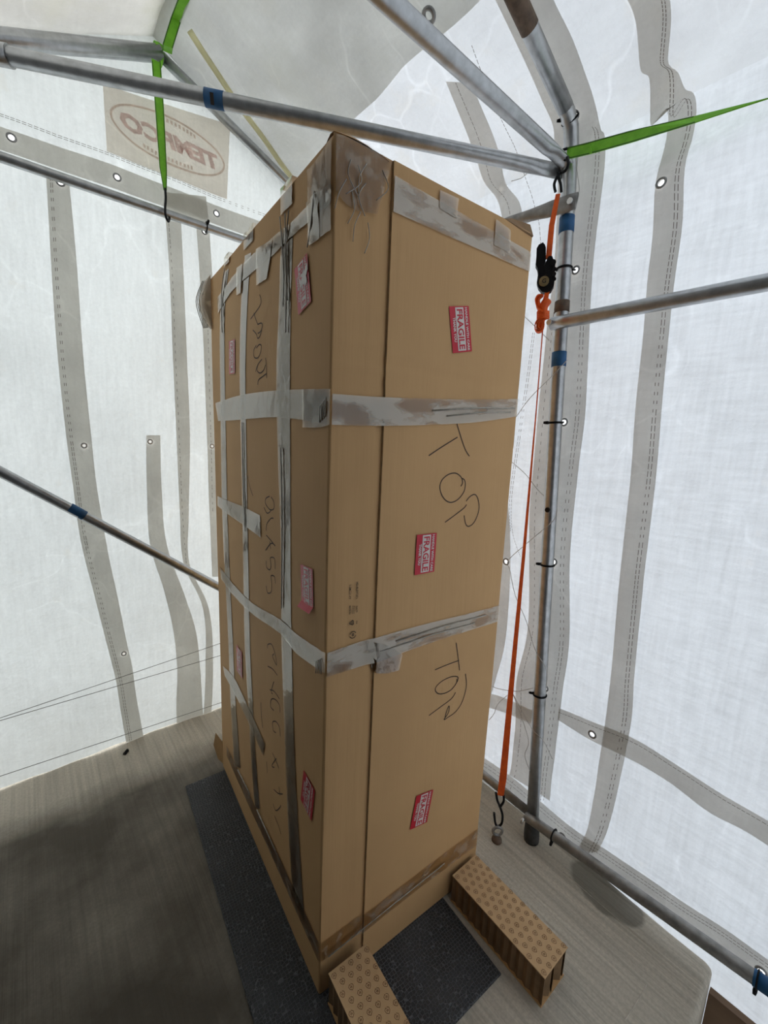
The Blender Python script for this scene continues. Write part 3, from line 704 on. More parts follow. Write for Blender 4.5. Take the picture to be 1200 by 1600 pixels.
# tapes
def face_tape(name, top, bot, face, mat, off, nw=5, sub=6, wr_=.0012, parent=box, seed=0):
    T = smooth_path([V((*p, 0)) for p in top], sub); B = smooth_path([V((*p, 0)) for p in bot], sub); n = min(len(T), len(B)); vs = []
    for i in range(n):
        for k in range(nw+1):
            q = T[i].lerp(B[i], k/nw); d = off+wr_*abs(noise.noise(V((q.x*30, q.y*30, seed))))
            if face == 'R':
                base = -.0070+rbump(q.x, q.y) if q.x > SEAM-.002 else -.001+rbump(q.x, q.y)*.8
                vs.append(V((q.x, base-d, q.y)))
            else: vs.append(V((left_panel(q.x, q.y).x-d, q.x, q.y)))
    fs = [(i*(nw+1)+j, i*(nw+1)+j+1, (i+1)*(nw+1)+j+1, (i+1)*(nw+1)+j) for i in range(n-1) for j in range(nw)]
    return MB().add(vs, fs, True).build(name, mat, parent, False, out=(0, -1, 0) if face == 'R' else (-1, 0, 0))
RFs = lambda ps: [RF(*p) for p in ps]
LFs = lambda ps: [LF(*p) for p in ps]
# right face
face_tape('tape_strip', [(.137, 2.069), (.30, 2.062), (.45, 2.056), (W_, 2.050)], [(.137, 2.000), (.30, 2.000), (.45, 2.000), (W_, 2.000)], 'R', M['tape_cloud'], .002, seed=1)
face_tape('tape_strip', [(.003, 1.612), (.137, 1.617), (.30, 1.628), (.45, 1.640), (W_, 1.656)], [(.003, 1.548), (.137, 1.553), (.30, 1.565), (.45, 1.580), (W_, 1.606)], 'R', M['tape_cloud'], .002, seed=2)
face_tape('tape_strip', [(.003, 1.023), (.137, 1.030), (.30, 1.028), (.45, 1.022), (W_, 1.020)], [(.003, .962), (.137, .962), (.30, .966), (.45, .966), (W_, .965)], 'R', M['tape_cloud'], .002, seed=3)
face_tape('tape_patch', RFs([(570, 1000), (600, 1005), (625, 1020)]), RFs([(580, 1048), (600, 1049), (620, 1044)]), 'R', M['tape'], .0032, seed=4)
face_tape('tape_strip', [(.003, .185), (.137, .187), (.30, .19), (.45, .192), (W_, .192)], [(.003, .122), (.137, .124), (.30, .127), (.45, .126), (W_, .124)], 'R', M['tape_dark'], .002, seed=5)
face_tape('tape_patch', RFs([(523, 210), (550, 220), (588, 240), (611, 255)]), RFs([(523, 300), (545, 325), (580, 335), (588, 335)]), 'R', M['tape_dark'], .003, seed=6, wr_=.004)
face_tape('tape_patch', RFs([(683, 300), (712, 313)]), RFs([(682, 328), (709, 344)]), 'R', M['tape'], .0035, seed=7)
face_tape('tape_patch', RFs([(770, 345), (793, 362)]), RFs([(767, 385), (792, 398)]), 'R', M['tape'], .0035, seed=8)
for c0, c1, w in (((.28, 1.598), (.60, 1.628), .0022), ((.33, 1.588), (.58, 1.616), .0018), ((.2, 1.005), (.55, 1.0), .002), ((.15, .99), (.5, .985), .0016), ((.02, .135), (.45, .155), .0014)):
    MB().tube([V((c0[0], -.0105, c0[1])), V(((c0[0]+c1[0])/2, -.012, (c0[1]+c1[1])/2+.004)), V((c1[0], -.0105, c1[1]))], w, 6).build('tape_wrinkle', M['wrinkle'], box, False)
# left face verticals
face_tape('tape_strip', LFs([(440, 370), (437, 480), (433, 620), (440, 850), (441, 1000), (446, 1150), (452, 1300), (458, 1400)]), LFs([(459, 345), (455, 480), (454, 620), (455, 850), (457, 1000), (461, 1150), (468, 1300), (477, 1440)]), 'L', M['tape'], .0016, seed=11)
face_tape('tape_strip', LFs([(384, 400), (378, 480), (376, 600), (380, 800), (383, 1000), (388, 1090), (393, 1180), (399, 1260)]), LFs([(394, 395), (388, 480), (385, 600), (388, 800), (391, 1000), (395, 1090), (400, 1180), (407, 1265)]), 'L', M['tape'], .0016, seed=12)
face_tape('tape_strip', LFs([(351, 425), (345, 480), (345, 600), (348, 800), (357, 1000), (361, 1100), (367, 1195)]), LFs([(358, 420), (352, 480), (352, 600), (356, 800), (364, 1000), (369, 1100), (377, 1200)]), 'L', M['tape'], .0016, seed=13)
# left face bands
face_tape('tape_strip', LFs([(338, 630), (376, 618), (437, 610), (519, 608)]), LFs([(342, 658), (376, 656), (437, 652), (518, 664)]), 'L', M['tape'], .0024, seed=14)
face_tape('tape_patch', LFs([(475, 608), (500, 608), (519, 608)]), LFs([(475, 668), (500, 668), (518, 664)]), 'L', M['tape_dark'], .0034, seed=15, wr_=.004)
face_tape('tape_strip', LFs([(341, 775), (357, 782), (378, 790), (408, 805)]), LFs([(341, 790), (357, 803), (385, 822), (409, 840)]), 'L', M['tape'], .0024, seed=16)
face_tape('tape_strip', LFs([(344, 885), (362, 908), (380, 928), (400, 945), (440, 968), (465, 990), (510, 1020)]), LFs([(347, 905), (362, 925), (380, 945), (400, 962), (440, 990), (465, 1020), (509, 1052)]), 'L', M['tape'], .0024, seed=17, wr_=.003)
face_tape('tape_strip', LFs([(349, 1040), (366, 1058), (380, 1085), (415, 1162)]), LFs([(352, 1056), (368, 1085), (378, 1104), (412, 1180)]), 'L', M['tape'], .0024, seed=18)
face_tape('tape_strip', [(.003, .185), (.25, .185), (.5, .18), (.9, .17)], [(.003, .122), (.25, .122), (.5, .12), (.9, .115)], 'L', M['tape_dark'], .0024, seed=19)
for a, b in (((374, 1202), (393, 1240)), ((404, 1264), (434, 1330))):
    p, q = LF(*a), LF(*b); MB().tube([V((-.006, *p)), V((-.006, *q))], .0022, 6).build('tape_wrinkle', M['wrinkle'], box, False)
# along the top edge
face_tape('tape_strip', LFs([(341, 466), (360, 440), (385, 410), (430, 370), (460, 345), (500, 305), (520, 285)]), LFs([(342, 490), (362, 458), (390, 432), (430, 398), (460, 368), (500, 335), (520, 316)]), 'L', M['tape'], .003, seed=20, wr_=.003)
for (l, r_), s in ((((441, 338), (459, 318)), 21), (((383, 392), (398, 376)), 22), (((352, 418), (360, 408)), 23)):
    a, b = LF(*l), LF(*r_); zt = H_
    # over the top edge: one short strip that rises and lies down on the top
    mb = MB(); pts = []
    for k in range(9):
        q = k/8; 
        if q < .5: pts.append((-.004, a[1]+(zt+.004-a[1])*q*2))
        else: pts.append((-.004+(q-.5)*.24, zt+.008))
    vs = []
    for x, z in pts:
        for j in range(4): vs.append(V((x-.003*abs(noise.noise(V((x*40, z*40, j*2.3+s)))), a[0]+(b[0]-a[0])*j/3, z)))
    mb.add(vs, [(i*4+j, i*4+j+1, (i+1)*4+j+1, (i+1)*4+j) for i in range(8) for j in range(3)], True); mb.build('tape_strip', M['tape'], box, False, out=(-1, 0, 1))
face_tape('tape_patch', LFs([(403, 390), (429, 375)]), LFs([(404, 447), (420, 436)]), 'L', M['tape'], .004, seed=24, wr_=.005)
face_tape('tape_patch', LFs([(372, 420), (382, 412)]), LFs([(372, 462), (379, 458)]), 'L', M['tape'], .004, seed=25, wr_=.005)
face_tape('tape_patch', LFs([(484, 268), (505, 240), (521, 215)]), LFs([(484, 384), (500, 374), (520, 360)]), 'L', M['tape_dark'], .0036, seed=26, wr_=.005)
face_tape('tape_patch', LFs([(482, 318), (500, 300)]), LFs([(486, 385), (503, 374)]), 'L', M['tape'], .0045, seed=27, wr_=.005)
for k, (a, b, c) in enumerate((((441, 340), (447, 420), (446, 480)), ((449, 335), (451, 420), (450, 520)), ((455, 330), (449, 400), (453, 470)), ((354, 420), (349, 460), (350, 520)), ((381, 660), (383, 760), (386, 830)), ((442, 700), (444, 800), (443, 950)), ((495, 300), (490, 350), (484, 388)))):
    pts = smooth_path([V((-.006, *LF(*q))) for q in (a, b, c)], 6); MB().tube(pts, .0016, 5).build('tape_wrinkle', M['wrinkle'], box, False)
for k in range(9):   # gathered wrinkles of the corner wraps, right face
    u0 = .02+random.random()*.09; z0 = 2.075-random.random()*.12
    pts = smooth_path([V((u0, -.006, z0)), V((u0+random.uniform(-.02, .02), -.009, z0-.03)), V((u0+random.uniform(-.03, .03), -.006, z0-.06))], 4)
    MB().tube(pts, .001, 5).build('tape_wrinkle', M['wrinkle'], box, False)
for z0, sc in ((.985, 1), (1.585, 1.2)):
    for k in range(4):
        pts = smooth_path([V((-.005, .012+.008*k, z0+.02-.006*k)), V((-.008, .008+.008*k, z0)), V((-.005, .012+.009*k, z0-.02-.004*k))], 4)
        MB().tube(pts, .0011*sc, 5).build('tape_wrinkle', M['wrinkle'], box, False)
# tape gathered into a bulge round the far left top corner
mb = MB(); rings = []
for i in range(9):
    t = i/8; z = H_+.004-.19*t; bul = math.sin(math.pi*min(1, t*1.02))**.7
    rings.append([V((-.006-.03*bul*math.sin(q)*(1+.25*noise.noise(V((q*3, t*6, 2)))), D_-.03+.09*bul*(1-math.cos(q))*.5+.02*q/3, z)) for q in [math.pi*k/9 for k in range(10)]])
vs = [v for g in rings for v in g]; mb.add(vs, [(i*10+j, i*10+j+1, (i+1)*10+j+1, (i+1)*10+j) for i in range(8) for j in range(9)], True)
mb.build('tape_bulge', M['pouch'], box, False, 'baggy clear tape gathered round the corner', out=(-1, 0, 0))

mb = MB(); vs = []
for i in range(9):
    for j in range(6):
        u = .002+.125*i/8; t = j/5
        hgt = .016*math.sin(math.pi*min(1, (i+1.5)/9.5))+.004*noise.noise(V((u*60, t*5, 3)))
        vs.append(V((u, -.004+.07*t, H_-.012+(.012+hgt)*math.sin(math.pi*min(1, .15+t)))))
mb.add(vs, [(i*6+j, i*6+j+1, (i+1)*6+j+1, (i+1)*6+j) for i in range(8) for j in range(5)], True)
mb.build('taped_top_corner', M['card'], box, False)
for k in range(5):
    pts = smooth_path([V((-.008-.004*k, D_+.004*k, H_-.01)), V((-.03-.003*k, D_+.006+.012*k, H_-.08)), V((-.014-.003*k, D_+.004*k, H_-.18))], 5)
    MB().tube(pts, .0016, 5).build('tape_wrinkle', M['wrinkle'], box, False)
# stickers
def sticker(face, c, dirv, w=.108, h=.069, torn=False, curl=False):
    d = V((dirv[0], dirv[1])).normalized()
    if face == 'R': O = V((c[0], -.0085, c[1])); a = V((d.x, 0, d.y)); b = V((-d.y, 0, d.x)); nrm = V((0, -1, 0))
    else: O = V((-.0035, c[0], c[1])); a = V((0, d.x, d.y)); b = V((0, d.y, -d.x)); nrm = V((-1, 0, 0))
    if face == 'R': b = V((-d.y, 0, d.x))
    mb = MB(); n = 8; vs = []
    for i in range(n+1):
        for j in range(3):
            lift = .012*max(0, (i/n-.85)/.15)**2 if curl else 0
            vs.append(O+a*((i/n-.5)*w)+b*((j/2-.5)*h)+nrm*lift)
    mb.add(vs, [(i*3+j, i*3+j+1, (i+1)*3+j+1, (i+1)*3+j) for i in range(n) for j in range(2)])
    st = mb.build('fragile_sticker', M['red'], box, False, 'red and white fragile sticker')
    e = nrm*.0006
    mb = MB(); mb.add([O+e+a*x*w+b*y*h for x, y in ((-.475, -.215), (.465, -.215), (.465, .20), (-.475, .20))], [(0, 1, 2, 3)]); mb.build('white_field', M['white'], st, False)
    mb = MB(); lay(mb, 'FRAGILE', O+e*2-b*(.008*h), a, b, w*.87, h*.30, .022); mb.build('lettering', M['red'], st, False)
    mb = MB(); lay(mb, 'HANDLE WITH CARE', O+e+b*(.335*h), a, b, w*.94, h*.12, .03); lay(mb, 'THANK YOU', O+e-b*(.31*h), a, b, w*.53, h*.13, .03); mb.build('lettering', M['white'], st, False)
    if torn:
        mb = MB(); mb.add([O+e*3+a*x*w+b*y*h for x, y in ((-.30, .5), (-.22, .28), (-.16, .10), (-.06, -.12), (.02, -.10), (.03, .16), (.10, .26), (.04, .40), (-.08, .34), (-.16, .5))], [tuple(range(10))]); mb.build('torn_spot', M['white'], st, False)
    return st
sticker('R', (.361, 1.803), (.22, -1)); sticker('R', (.288, 1.229), (-.01, -1)); sticker('R', (.333, .423), (-.17, -1))
sticker('L', (.137, 1.860), (-.22, -1), torn=True); sticker('L', (.098, 1.152), (-.08, -1), curl=True); sticker('L', (.081, .576), (.16, -1))
sticker('L', (.702, 1.778), (.06, -1)); sticker('L', (.682, .673), (.0, -1))

# handwriting
def write(name, strokes, face, w=.0031):
    mb = MB()
    for st in strokes:
        P = [V((*(RF(*p) if face == 'R' else LF(*p)), 0)) for p in st]; P = smooth_path(P, 5) if len(P) > 2 else P
        n = len(P); vs = []
        for i, p in enumerate(P):
            t = (P[min(i+1, n-1)]-P[max(i-1, 0)]).normalized(); s = V((-t.y, t.x, 0))*(w/2)
            for q in (p-s, p+s):
                if face == 'R': vs.append(V((q.x, main_panel(q.x, q.y).y-.0007, q.y)))
                else: vs.append(V((left_panel(q.x, q.y).x-.0007, q.x, q.y)))
        mb.add(vs, [(2*i, 2*i+1, 2*i+3, 2*i+2) for i in range(n-1)])
    return mb.build(name, M['pen'], box, False, 'thin handwritten marker lettering')
z7 = lambda ps: [(500+x/3.529, 420+y/3.529) for x, y in ps]
z8 = lambda ps: [(500+x/3.529, 700+y/3.529) for x, y in ps]
zf = lambda ps: [(300+x/4.615, 440+y/4.615) for x, y in ps]
zg = lambda ps: [(320+x/4.615, 680+y/4.615) for x, y in ps]
zh = lambda ps: [(320+x/4.615, 900+y/4.615) for x, y in ps]
zi = lambda ps: [(320+x/4.848, 1000+y/4.848) for x, y in ps]
write('handwriting', [z7([(590, 1030), (650, 990), (750, 928)]), z7([(733, 808), (760, 900), (790, 990), (815, 1033)]),
    z8([(768, 210), (778, 190), (770, 160), (740, 138), (700, 145), (665, 175), (653, 215), (665, 260), (690, 290), (720, 298), (755, 280), (785, 240), (793, 200), (788, 175), (772, 165)]),
    z8([(682, 408), (740, 365), (785, 330), (800, 310)]), z8([(797, 292), (820, 265), (845, 255), (862, 280), (868, 330), (855, 380), (835, 415), (810, 430), (795, 415), (787, 370)])], 'R')
write('handwriting', [z8([(742, 1068), (750, 1130), (760, 1220)]), z8([(625, 1217), (690, 1190), (757, 1165)]),
    z8([(735, 1300), (750, 1275), (748, 1255), (715, 1255), (670, 1275), (635, 1305), (627, 1330), (645, 1348), (680, 1345), (715, 1325), (742, 1290), (745, 1265)]),
    z8([(592, 1468), (650, 1425), (715, 1375), (738, 1340)]), z8([(792, 1238), (797, 1300), (785, 1360), (765, 1410), (735, 1450), (700, 1475), (675, 1490), (700, 1450), (702, 1415), (690, 1440), (680, 1480)])], 'R')
write('handwriting', [zf([(493, 95), (503, 130), (498, 168), (470, 215), (428, 272)]), zf([(452, 225), (462, 262), (480, 310)]), zf([(480, 310), (505, 300), (512, 320), (500, 360), (480, 375)]), zf([(445, 350), (470, 380), (480, 410), (495, 395), (508, 350)]),
    zf([(470, 460), (450, 500), (455, 545), (480, 550), (500, 510), (505, 465), (490, 455), (470, 480)]), zf([(465, 650), (480, 600), (510, 560)]), zf([(480, 600), (475, 640), (495, 660), (520, 640), (535, 600)]), zf([(480, 745), (485, 710), (520, 680), (540, 665)]), zf([(535, 550), (540, 600), (543, 695)])], 'L')
write('handwriting', [zg([(313, 290), (330, 370), (352, 438)]), zg([(470, 440), (445, 455), (440, 490), (470, 535), (500, 530), (500, 480), (480, 445)]), zg([(430, 520), (450, 560), (470, 555), (480, 540)]), zg([(498, 600), (480, 600), (450, 640), (445, 690)]),
    zg([(440, 830), (480, 780), (510, 795)]), zg([(445, 720), (480, 760), (510, 800)]), zg([(470, 765), (478, 820)]), zg([(510, 965), (505, 890), (475, 885), (480, 940), (470, 970), (448, 950), (445, 905)]), zg([(512, 1070), (505, 1020), (480, 1015), (485, 1075), (480, 1130), (455, 1135), (445, 1085)])], 'L')
write('handwriting', [zh([(455, 520), (455, 495), (480, 490), (500, 530), (515, 590), (520, 640), (510, 625), (490, 580), (500, 560)]), zh([(525, 715), (490, 670), (455, 650)]), zh([(470, 820), (500, 830), (540, 885)]), zh([(500, 760), (480, 830), (490, 850)]),
    zh([(545, 985), (540, 930), (510, 890), (480, 890), (475, 940), (500, 970)]), zh([(548, 1155), (540, 1090), (515, 1050), (490, 1055), (495, 1110), (515, 1130)]), zh([(405, 910), (408, 1000), (418, 1095)])], 'L')
write('handwriting', [zi([(515, 855), (540, 910), (565, 970)]), zi([(545, 895), (510, 950), (530, 965)]), zi([(470, 920), (475, 1005)]), zi([(525, 1130), (560, 1160), (595, 1165)]), zi([(565, 1110), (575, 1180)]), zi([(520, 1240), (540, 1290), (570, 1270), (580, 1250)]), zi([(530, 1330), (560, 1400), (580, 1470)])], 'L')
# printed marks on the narrow strip: part numbers and recycling symbols
zp = lambda x, y: RF(510+x/8, 880+y/8)
def strip_at(u, z): return V((u, -.0022+rbump(u, z)*.8, z))
mb = MB(); dn = V((0, 0, -1)); rt = V((1, 0, 0))
for s, (x, y), w, h in (('1-SMC21-YY', (290, 360), .036, .006), ('HD-BLEYT3T1', (378, 335), .042, .006), ('MADE IN', (288, 580), .021, .004), ('DATE', (375, 570), .016, .004)):
    u, z = zp(x, y); lay(mb, s, strip_at(u, z), dn, rt, w, h, .01)
for k in range(4):
    u, z = zp(318+9*k, 578); lay(mb, 'IIIIIIII', strip_at(u, z), dn, rt, .019, .0012)
mb.build('printed_lettering', M['black_ink'], box, False, 'small black printed numbers')
def arc_mark(mb, c, r, a0, a1, w=.0018, n=10):
    for k in range(n):
        q0 = R(a0+(a1-a0)*k/n); q1 = R(a0+(a1-a0)*(k+1)/n)
        f = lambda q, rr: strip_at(c[0]+rr*math.cos(q), c[1]+rr*math.sin(q))
        mb.add([f(q0, r-w/2), f(q1, r-w/2), f(q1, r+w/2), f(q0, r+w/2)], [(0, 1, 2, 3)])
mb = MB(); c = zp(312, 740)
tri = [V((c[0]+.008*math.cos(R(a)), c[1]+.008*math.sin(R(a)), 0)) for a in (180, 60, -60)]
for k in range(3):
    a, b = tri[k], tri[(k+1) % 3]; p, q = a.lerp(b, .12), a.lerp(b, .74); t = (q-p).normalized(); s = V((-t.y, t.x, 0))*.001
    mb.add([strip_at(*(p-s).xy), strip_at(*(q-s).xy), strip_at(*(q+s).xy), strip_at(*(p+s).xy)], [(0, 1, 2, 3)])
    s2 = s*2.4; e = q+t*.0028; mb.add([strip_at(*(q-s2).xy), strip_at(*e.xy), strip_at(*(q+s2).xy)], [(0, 1, 2)])
u, z = zp(372, 735); lay(mb, 'PAP', strip_at(u, z), dn, rt, .008, .0034, .02); lay(mb, '20', strip_at(c[0], c[1]), dn, rt, .005, .0034, .02)
c = zp(325, 890); arc_mark(mb, c, .0085, 20, 165); arc_mark(mb, c, .0085, 200, 345)
lay(mb, 'RE', strip_at(*c), dn, rt, .007, .006, .05)
c = zp(325, 1050); arc_mark(mb, c, .0085, 20, 80); arc_mark(mb, c, .0085, 100, 160); arc_mark(mb, (c[0], c[1]-.004), .006, 30, 150)
mb.build('recycling_symbols', M['black_ink'], box, False, 'black recycling symbols printed on the strip')

# honeycomb cardboard blocks
def block(xl, y0, ang, z0, label):
    L, Wd, H = .335, .116, .098
    o = empty('cardboard_block', EX*xl+EY*y0+V((0, 0, z0)), BZ+R(ang)); tag(o, label, 'packing block', 'printed honeycomb blocks at the foot of the tall box')
    rows = 4
    for r_ in range(rows+1):
        mb = MB(); x0 = Wd*r_/rows; n = 26; amp = .0075 if 0 < r_ < rows else .006
        vs = []
        for i in range(n+1):
            y = -L*i/n; ph = (i % 2)*2-1
            x = min(Wd-.001, max(.001, x0+(amp*ph if (r_ % 2 == 0) else -amp*ph)+random.uniform(-.0012, .0012)))
            vs += [V((x-.0008, y, .0)), V((x+.0008, y, .0)), V((x+.0008, y, H)), V((x-.0008, y, H))]
        fs = []
        for i in range(n):
            for k in range(4): l = (k+1) % 4; fs.append((i*4+k, i*4+l, i*4+4+l, i*4+4+k))
        fs += [(3, 2, 1, 0), tuple(n*4+k for k in range(4))]
        mb.add(vs, fs); mb.build('honeycomb_wall', M['card_dark'], o, False)
    for nm, z, mt in (('top_liner', H+.0015, M['print_top']), ('bottom_liner', .0012, M['card'])):
        MB().box((Wd/2, -L/2, z), (Wd+.004, L+.003, .003)).build(nm, mt, o, False)
    mb = MB(); zt = H+.0036
    for rr in range(15):
        for cc in range(5):
            cx = .008+cc*.026+(.013 if rr % 2 else 0); cy = -.012-rr*.0225
            if cx > Wd-.004 or cy < -L+.008: continue
            def pt(x, y): return V((cx+y, cy-x, zt))
            s = .0068; out = [(-s, -.25*s), (-.45*s, -.95*s), (.35*s, -.8*s), (s*1.05, 0), (.35*s, .8*s), (-.45*s, .95*s), (-s, .25*s), (-.6*s, 0)]
            w = .0011
            for k in range(8):
                if k in (6,) : continue
                a, b = V((*out[k], 0)), V((*out[(k+1) % 8], 0)); t = (b-a).normalized(); n_ = V((-t.y, t.x, 0))*w*.5
                mb.add([pt(*(a-n_).xy), pt(*(b-n_).xy), pt(*(b+n_).xy), pt(*(a+n_).xy)], [(0, 1, 2, 3)])
            for a, b in (((-.3*s, -.35*s), (.35*s, -.2*s)), ((-.3*s, .35*s), (.35*s, .2*s)), ((-.45*s, 0), (.1*s, 0))):
                a, b = V((*a, 0)), V((*b, 0)); t = (b-a).normalized(); n_ = V((-t.y, t.x, 0))*w*.5
                mb.add([pt(*(a-n_).xy), pt(*(b-n_).xy), pt(*(b+n_).xy), pt(*(a+n_).xy)], [(0, 1, 2, 3)])
    mb.build('printed_symbols', M['ink'], o, False, 'rows of small brown printed symbols')
    return o
block(.480, -.024, 2.6, .001, 'honeycomb cardboard block on bare concrete nearer the steel post')
block(.013, -.030, 0, MT+.001, 'honeycomb cardboard block at the near bottom corner of the tall box')

# ================================================================== SMALL THINGS
# orange ratchet strap
OY = -.005
oo = aty(782, 1245, OY)
ratchet = empty('ratchet_strap', (oo.x, OY, .1)); tag(ratchet, 'orange ratchet strap with black ratchet stretched from floor eye to tie bar end', 'ratchet strap')
NV = V((.86, .51, 0)); P0 = aty(850, 440, OY)
q = lambda px, py, dy=0: hit(px, py, P0+NV*dy, NV)
vd = V((Rt.x, Rt.y, 0)).normalized()   # strap faces turned to the room
MB().ribbon([q(872, 303), q(862, 352), q(857, 405)], V((.51, -.86, 0)), [.013, .016, .017], .002).build('upper_webbing', M['orange'], ratchet)
low = [q(848, 515), q(838, 640), q(818, 870), q(801, 1050), q(786, 1215), q(782, 1243)]
MB().ribbon(low, [V((.51, -.86, 0))*1 for _ in low], [.0035, .004, .011, .017, .026, .024], .003).build('lower_webbing', M['orange'], ratchet)
# ratchet body: two cheek plates, handle, spool and hub
rb_ = empty('tmp'); bpy.data.objects.remove(rb_)
def plate(name, pts, dy, th, mat):
    P = [q(*p, dy) for p in pts]; n = len(P); nn = NV*th
    mb = MB(); mb.add(P+[p+nn for p in P], [tuple(range(n)), tuple(reversed(range(n, 2*n)))]+[(k, (k+1) % n, n+(k+1) % n, n+k) for k in range(n)]); return mb.build(name, mat, ratchet)
handle = plate('handle', [(848.4, 378.5), (851.5, 382), (853, 387), (853, 405), (850, 416), (853, 428), (846, 437), (841, 428), (839.5, 418), (836.8, 413), (838, 402), (838.5, 388), (842, 382)], -.014, .028, M['black'])
body = plate('ratchet_body', [(851, 414), (855, 404), (858, 399.5), (863, 400), (865, 406), (868, 410), (867, 420), (867.5, 432), (865.5, 446), (861, 454), (855, 457), (847, 456), (841, 449), (838.8, 441), (840.5, 429), (846, 422)], -.012, .024, M['black_steel'])
hb = q(850, 440, -.014); MB().tube([hb, hb-NV*.006], [.0145, .0145], 18).build('hub_disc', M['brass'], body)
hb2 = hb-NV*.0065; mb = MB()
lay(mb, 'G', hb2-NV*.0006, (.51, -.86, 0), (0, 0, 1), .012, .013, .02); mb.build('hub_mark', M['black_ink'], body)
MB().tube([q(864, 410, -.018), q(864, 410, .018)], .009, 12).build('strap_bar', M['black_steel'], ratchet)
for k in range(3): MB().tube([q(866, 420+8*k, -.014), q(866, 420+8*k, .014)], .006, 8).build('ratchet_tooth', M['black_steel'], ratchet)
# knotted tail of the webbing
kb = [[(856, 452), (853, 465), (851, 480)], [(849, 462), (841, 462), (837, 470), (841, 482), (850, 488)], [(855, 472), (846, 480), (842, 490)]]
knot = MB().ribbon([q(*p, -.008) for p in kb[0]], V((.51, -.86, 0)), [.012, .015, .018], .004)
knot.ribbon(smooth_path([q(*p, -.012) for p in kb[1]]), V((.86, .45, .1)), .022, .004)
knot.tube(smooth_path([q(855, 470, -.004), q(849, 480, -.008), q(848, 492, -.004)]), [(.014, .016)]*13, 10)
knot.tube(smooth_path([q(846, 462, -.004), q(840.5, 468, -.006), q(842, 480, -.006), q(848, 489, -.004)]), [(.007, .011)]*19, 8)
knot.tube([q(847, 496, -.002), q(844, 506, -.003), q(844.5, 516, -.002)], [.010, .0125, .007], 10)
knot.build('webbing_knot', M['orange'], ratchet)
mb = MB()
for k in range(4):
    c = q(848.5, 488+3*k, -.004); pts = [c+V((.51, -.86, 0))*(.0165*math.cos(a))+NV*(.014*math.sin(a))+V((0, 0, .002*math.sin(2*a))) for a in [2*math.pi*j/14 for j in range(14)]]
    mb.tube(pts, [(.0045, .003)]*14, 6, closed=True)
mb.build('webbing_wrap', M['orange'], ratchet)
mb = MB(); c = q(844, 509, -.006)
for k in range(3):
    pts = [c+V((.51, -.86, 0))*(.006*math.cos(a)*(1+k*.65)-.001*k)+V((0, 0, .010*math.sin(a)*(1+k*.5))) for a in [2*math.pi*j/16 for j in range(16)]]
    mb.ribbon([p for p in pts]+[pts[0]], NV, .022, .0025)
mb.build('webbing_roll', M['orange'], ratchet)
# hooks
MB().tube(smooth_path([q(868, 300), q(866, 288), q(871, 276), q(877, 270), q(884, 266, -.015), q(888, 256, -.02), q(886, 246, -.01)]), .0042, 8).tube(smooth_path([q(877, 300), q(876, 288), q(873, 278), q(871, 270)]), .0042, 8).build('upper_hook', M['black_steel'], ratchet)
MB().tube(smooth_path([q(775, 1238), q(777, 1250), q(781, 1260), q(785, 1273), q(784, 1286), q(778, 1291), q(774, 1286), q(772, 1270)]), .0046, 8).tube(smooth_path([q(787, 1243), q(787, 1252), q(782, 1260)]), .0046, 8).build('lower_hook', M['black_steel'], ratchet)
# floor eye
ep = atz(776, 1313); eye = empty('anchor_eye', ep); tag(eye, 'steel ring eye bolted to the concrete below the orange strap', 'anchor eye')
MB().tube([ep, ep+V((0, 0, .008)), ep+V((0, 0, .02)), ep+V((0, 0, .024))], [.020, .019, .013, .006], 14).build('base_nut', M['rust'], eye)
c = ep+V((0, 0, .042)); MB().tube([c+(vd*math.cos(a)+V((0, 0, 1))*math.sin(a))*.018 for a in [2*math.pi*k/18 for k in range(18)]], .0055, 8, closed=True).build('ring', M['galv_dull'], eye)

# green straps
g1e = empty('green_strap', PK); tag(g1e, 'green webbing strap looped over the gable peak and hooked on the rail', 'strap', 'green lashing straps')
wv = V((1, 0, 0)); hy = YG-.03
MB().ribbon([aty(244, 95, hy), aty(249, 165, hy), aty(255, 262, hy), aty(258, 297, hy)], wv, [.031, .031, .026, .012], .0025).build('hanging_webbing', M['green'], g1e)
for k, sg in enumerate((-1, 1)):
    MB().ribbon([aty(244+sg*6, 95, hy-.002), aty(249+sg*6, 165, hy-.002), aty(255+sg*5, 262, hy-.002), aty(258+sg*2, 297, hy-.002)], wv, .0022, .002).build('webbing_edge', M['green_edge'], g1e)
MB().tube(smooth_path([PK+V((-.012+.02*math.cos(a)*0, .032*math.cos(a), .032*math.sin(a))) for a in [R(k) for k in range(-170, 171, 20)]], 2), [(.002, .016)]*35, 6, up=(0, 0, 1)).build('webbing_loop', M['green'], g1e)
rp = [PK+V((.012, -.035, .0)), aty(262, 72, YG-.12), hit(275, 30, (0.02, 0, 0), (1, 0, 0)), hit(292, -12, (0.02, 0, 0), (1, 0, 0)), V((.0, .05, 2.80))]
MB().ribbon(rp[:4], V((1, 0, .15)), [.034, .032, .032, .032], .0025).build('ridge_webbing', M['green'], g1e)
MB().ribbon([p+V((-.015, -.001, -.003)) for p in rp[:4]], V((1, 0, .15)), .003, .002).build('webbing_edge', M['green_edge'], g1e)
MB().ribbon([p+V((.015, -.001, .002)) for p in rp[:4]], V((1, 0, .15)), .003, .002).build('webbing_edge', M['green_edge'], g1e)
MB().tube(smooth_path([aty(258, 294, hy), aty(259, 310, hy), aty(258, 325, hy-.012), aty(259, 338, hy-.012), aty(263, 346, hy), aty(265, 340, hy+.02)]), .0045, 8).build('hook', M['black_steel'], g1e)
g2a = atx(883, 240, .855); g2e = empty('green_strap', g2a); tag(g2e, 'green webbing strap running from the post top across the right tarp wall', 'strap', 'green lashing straps')
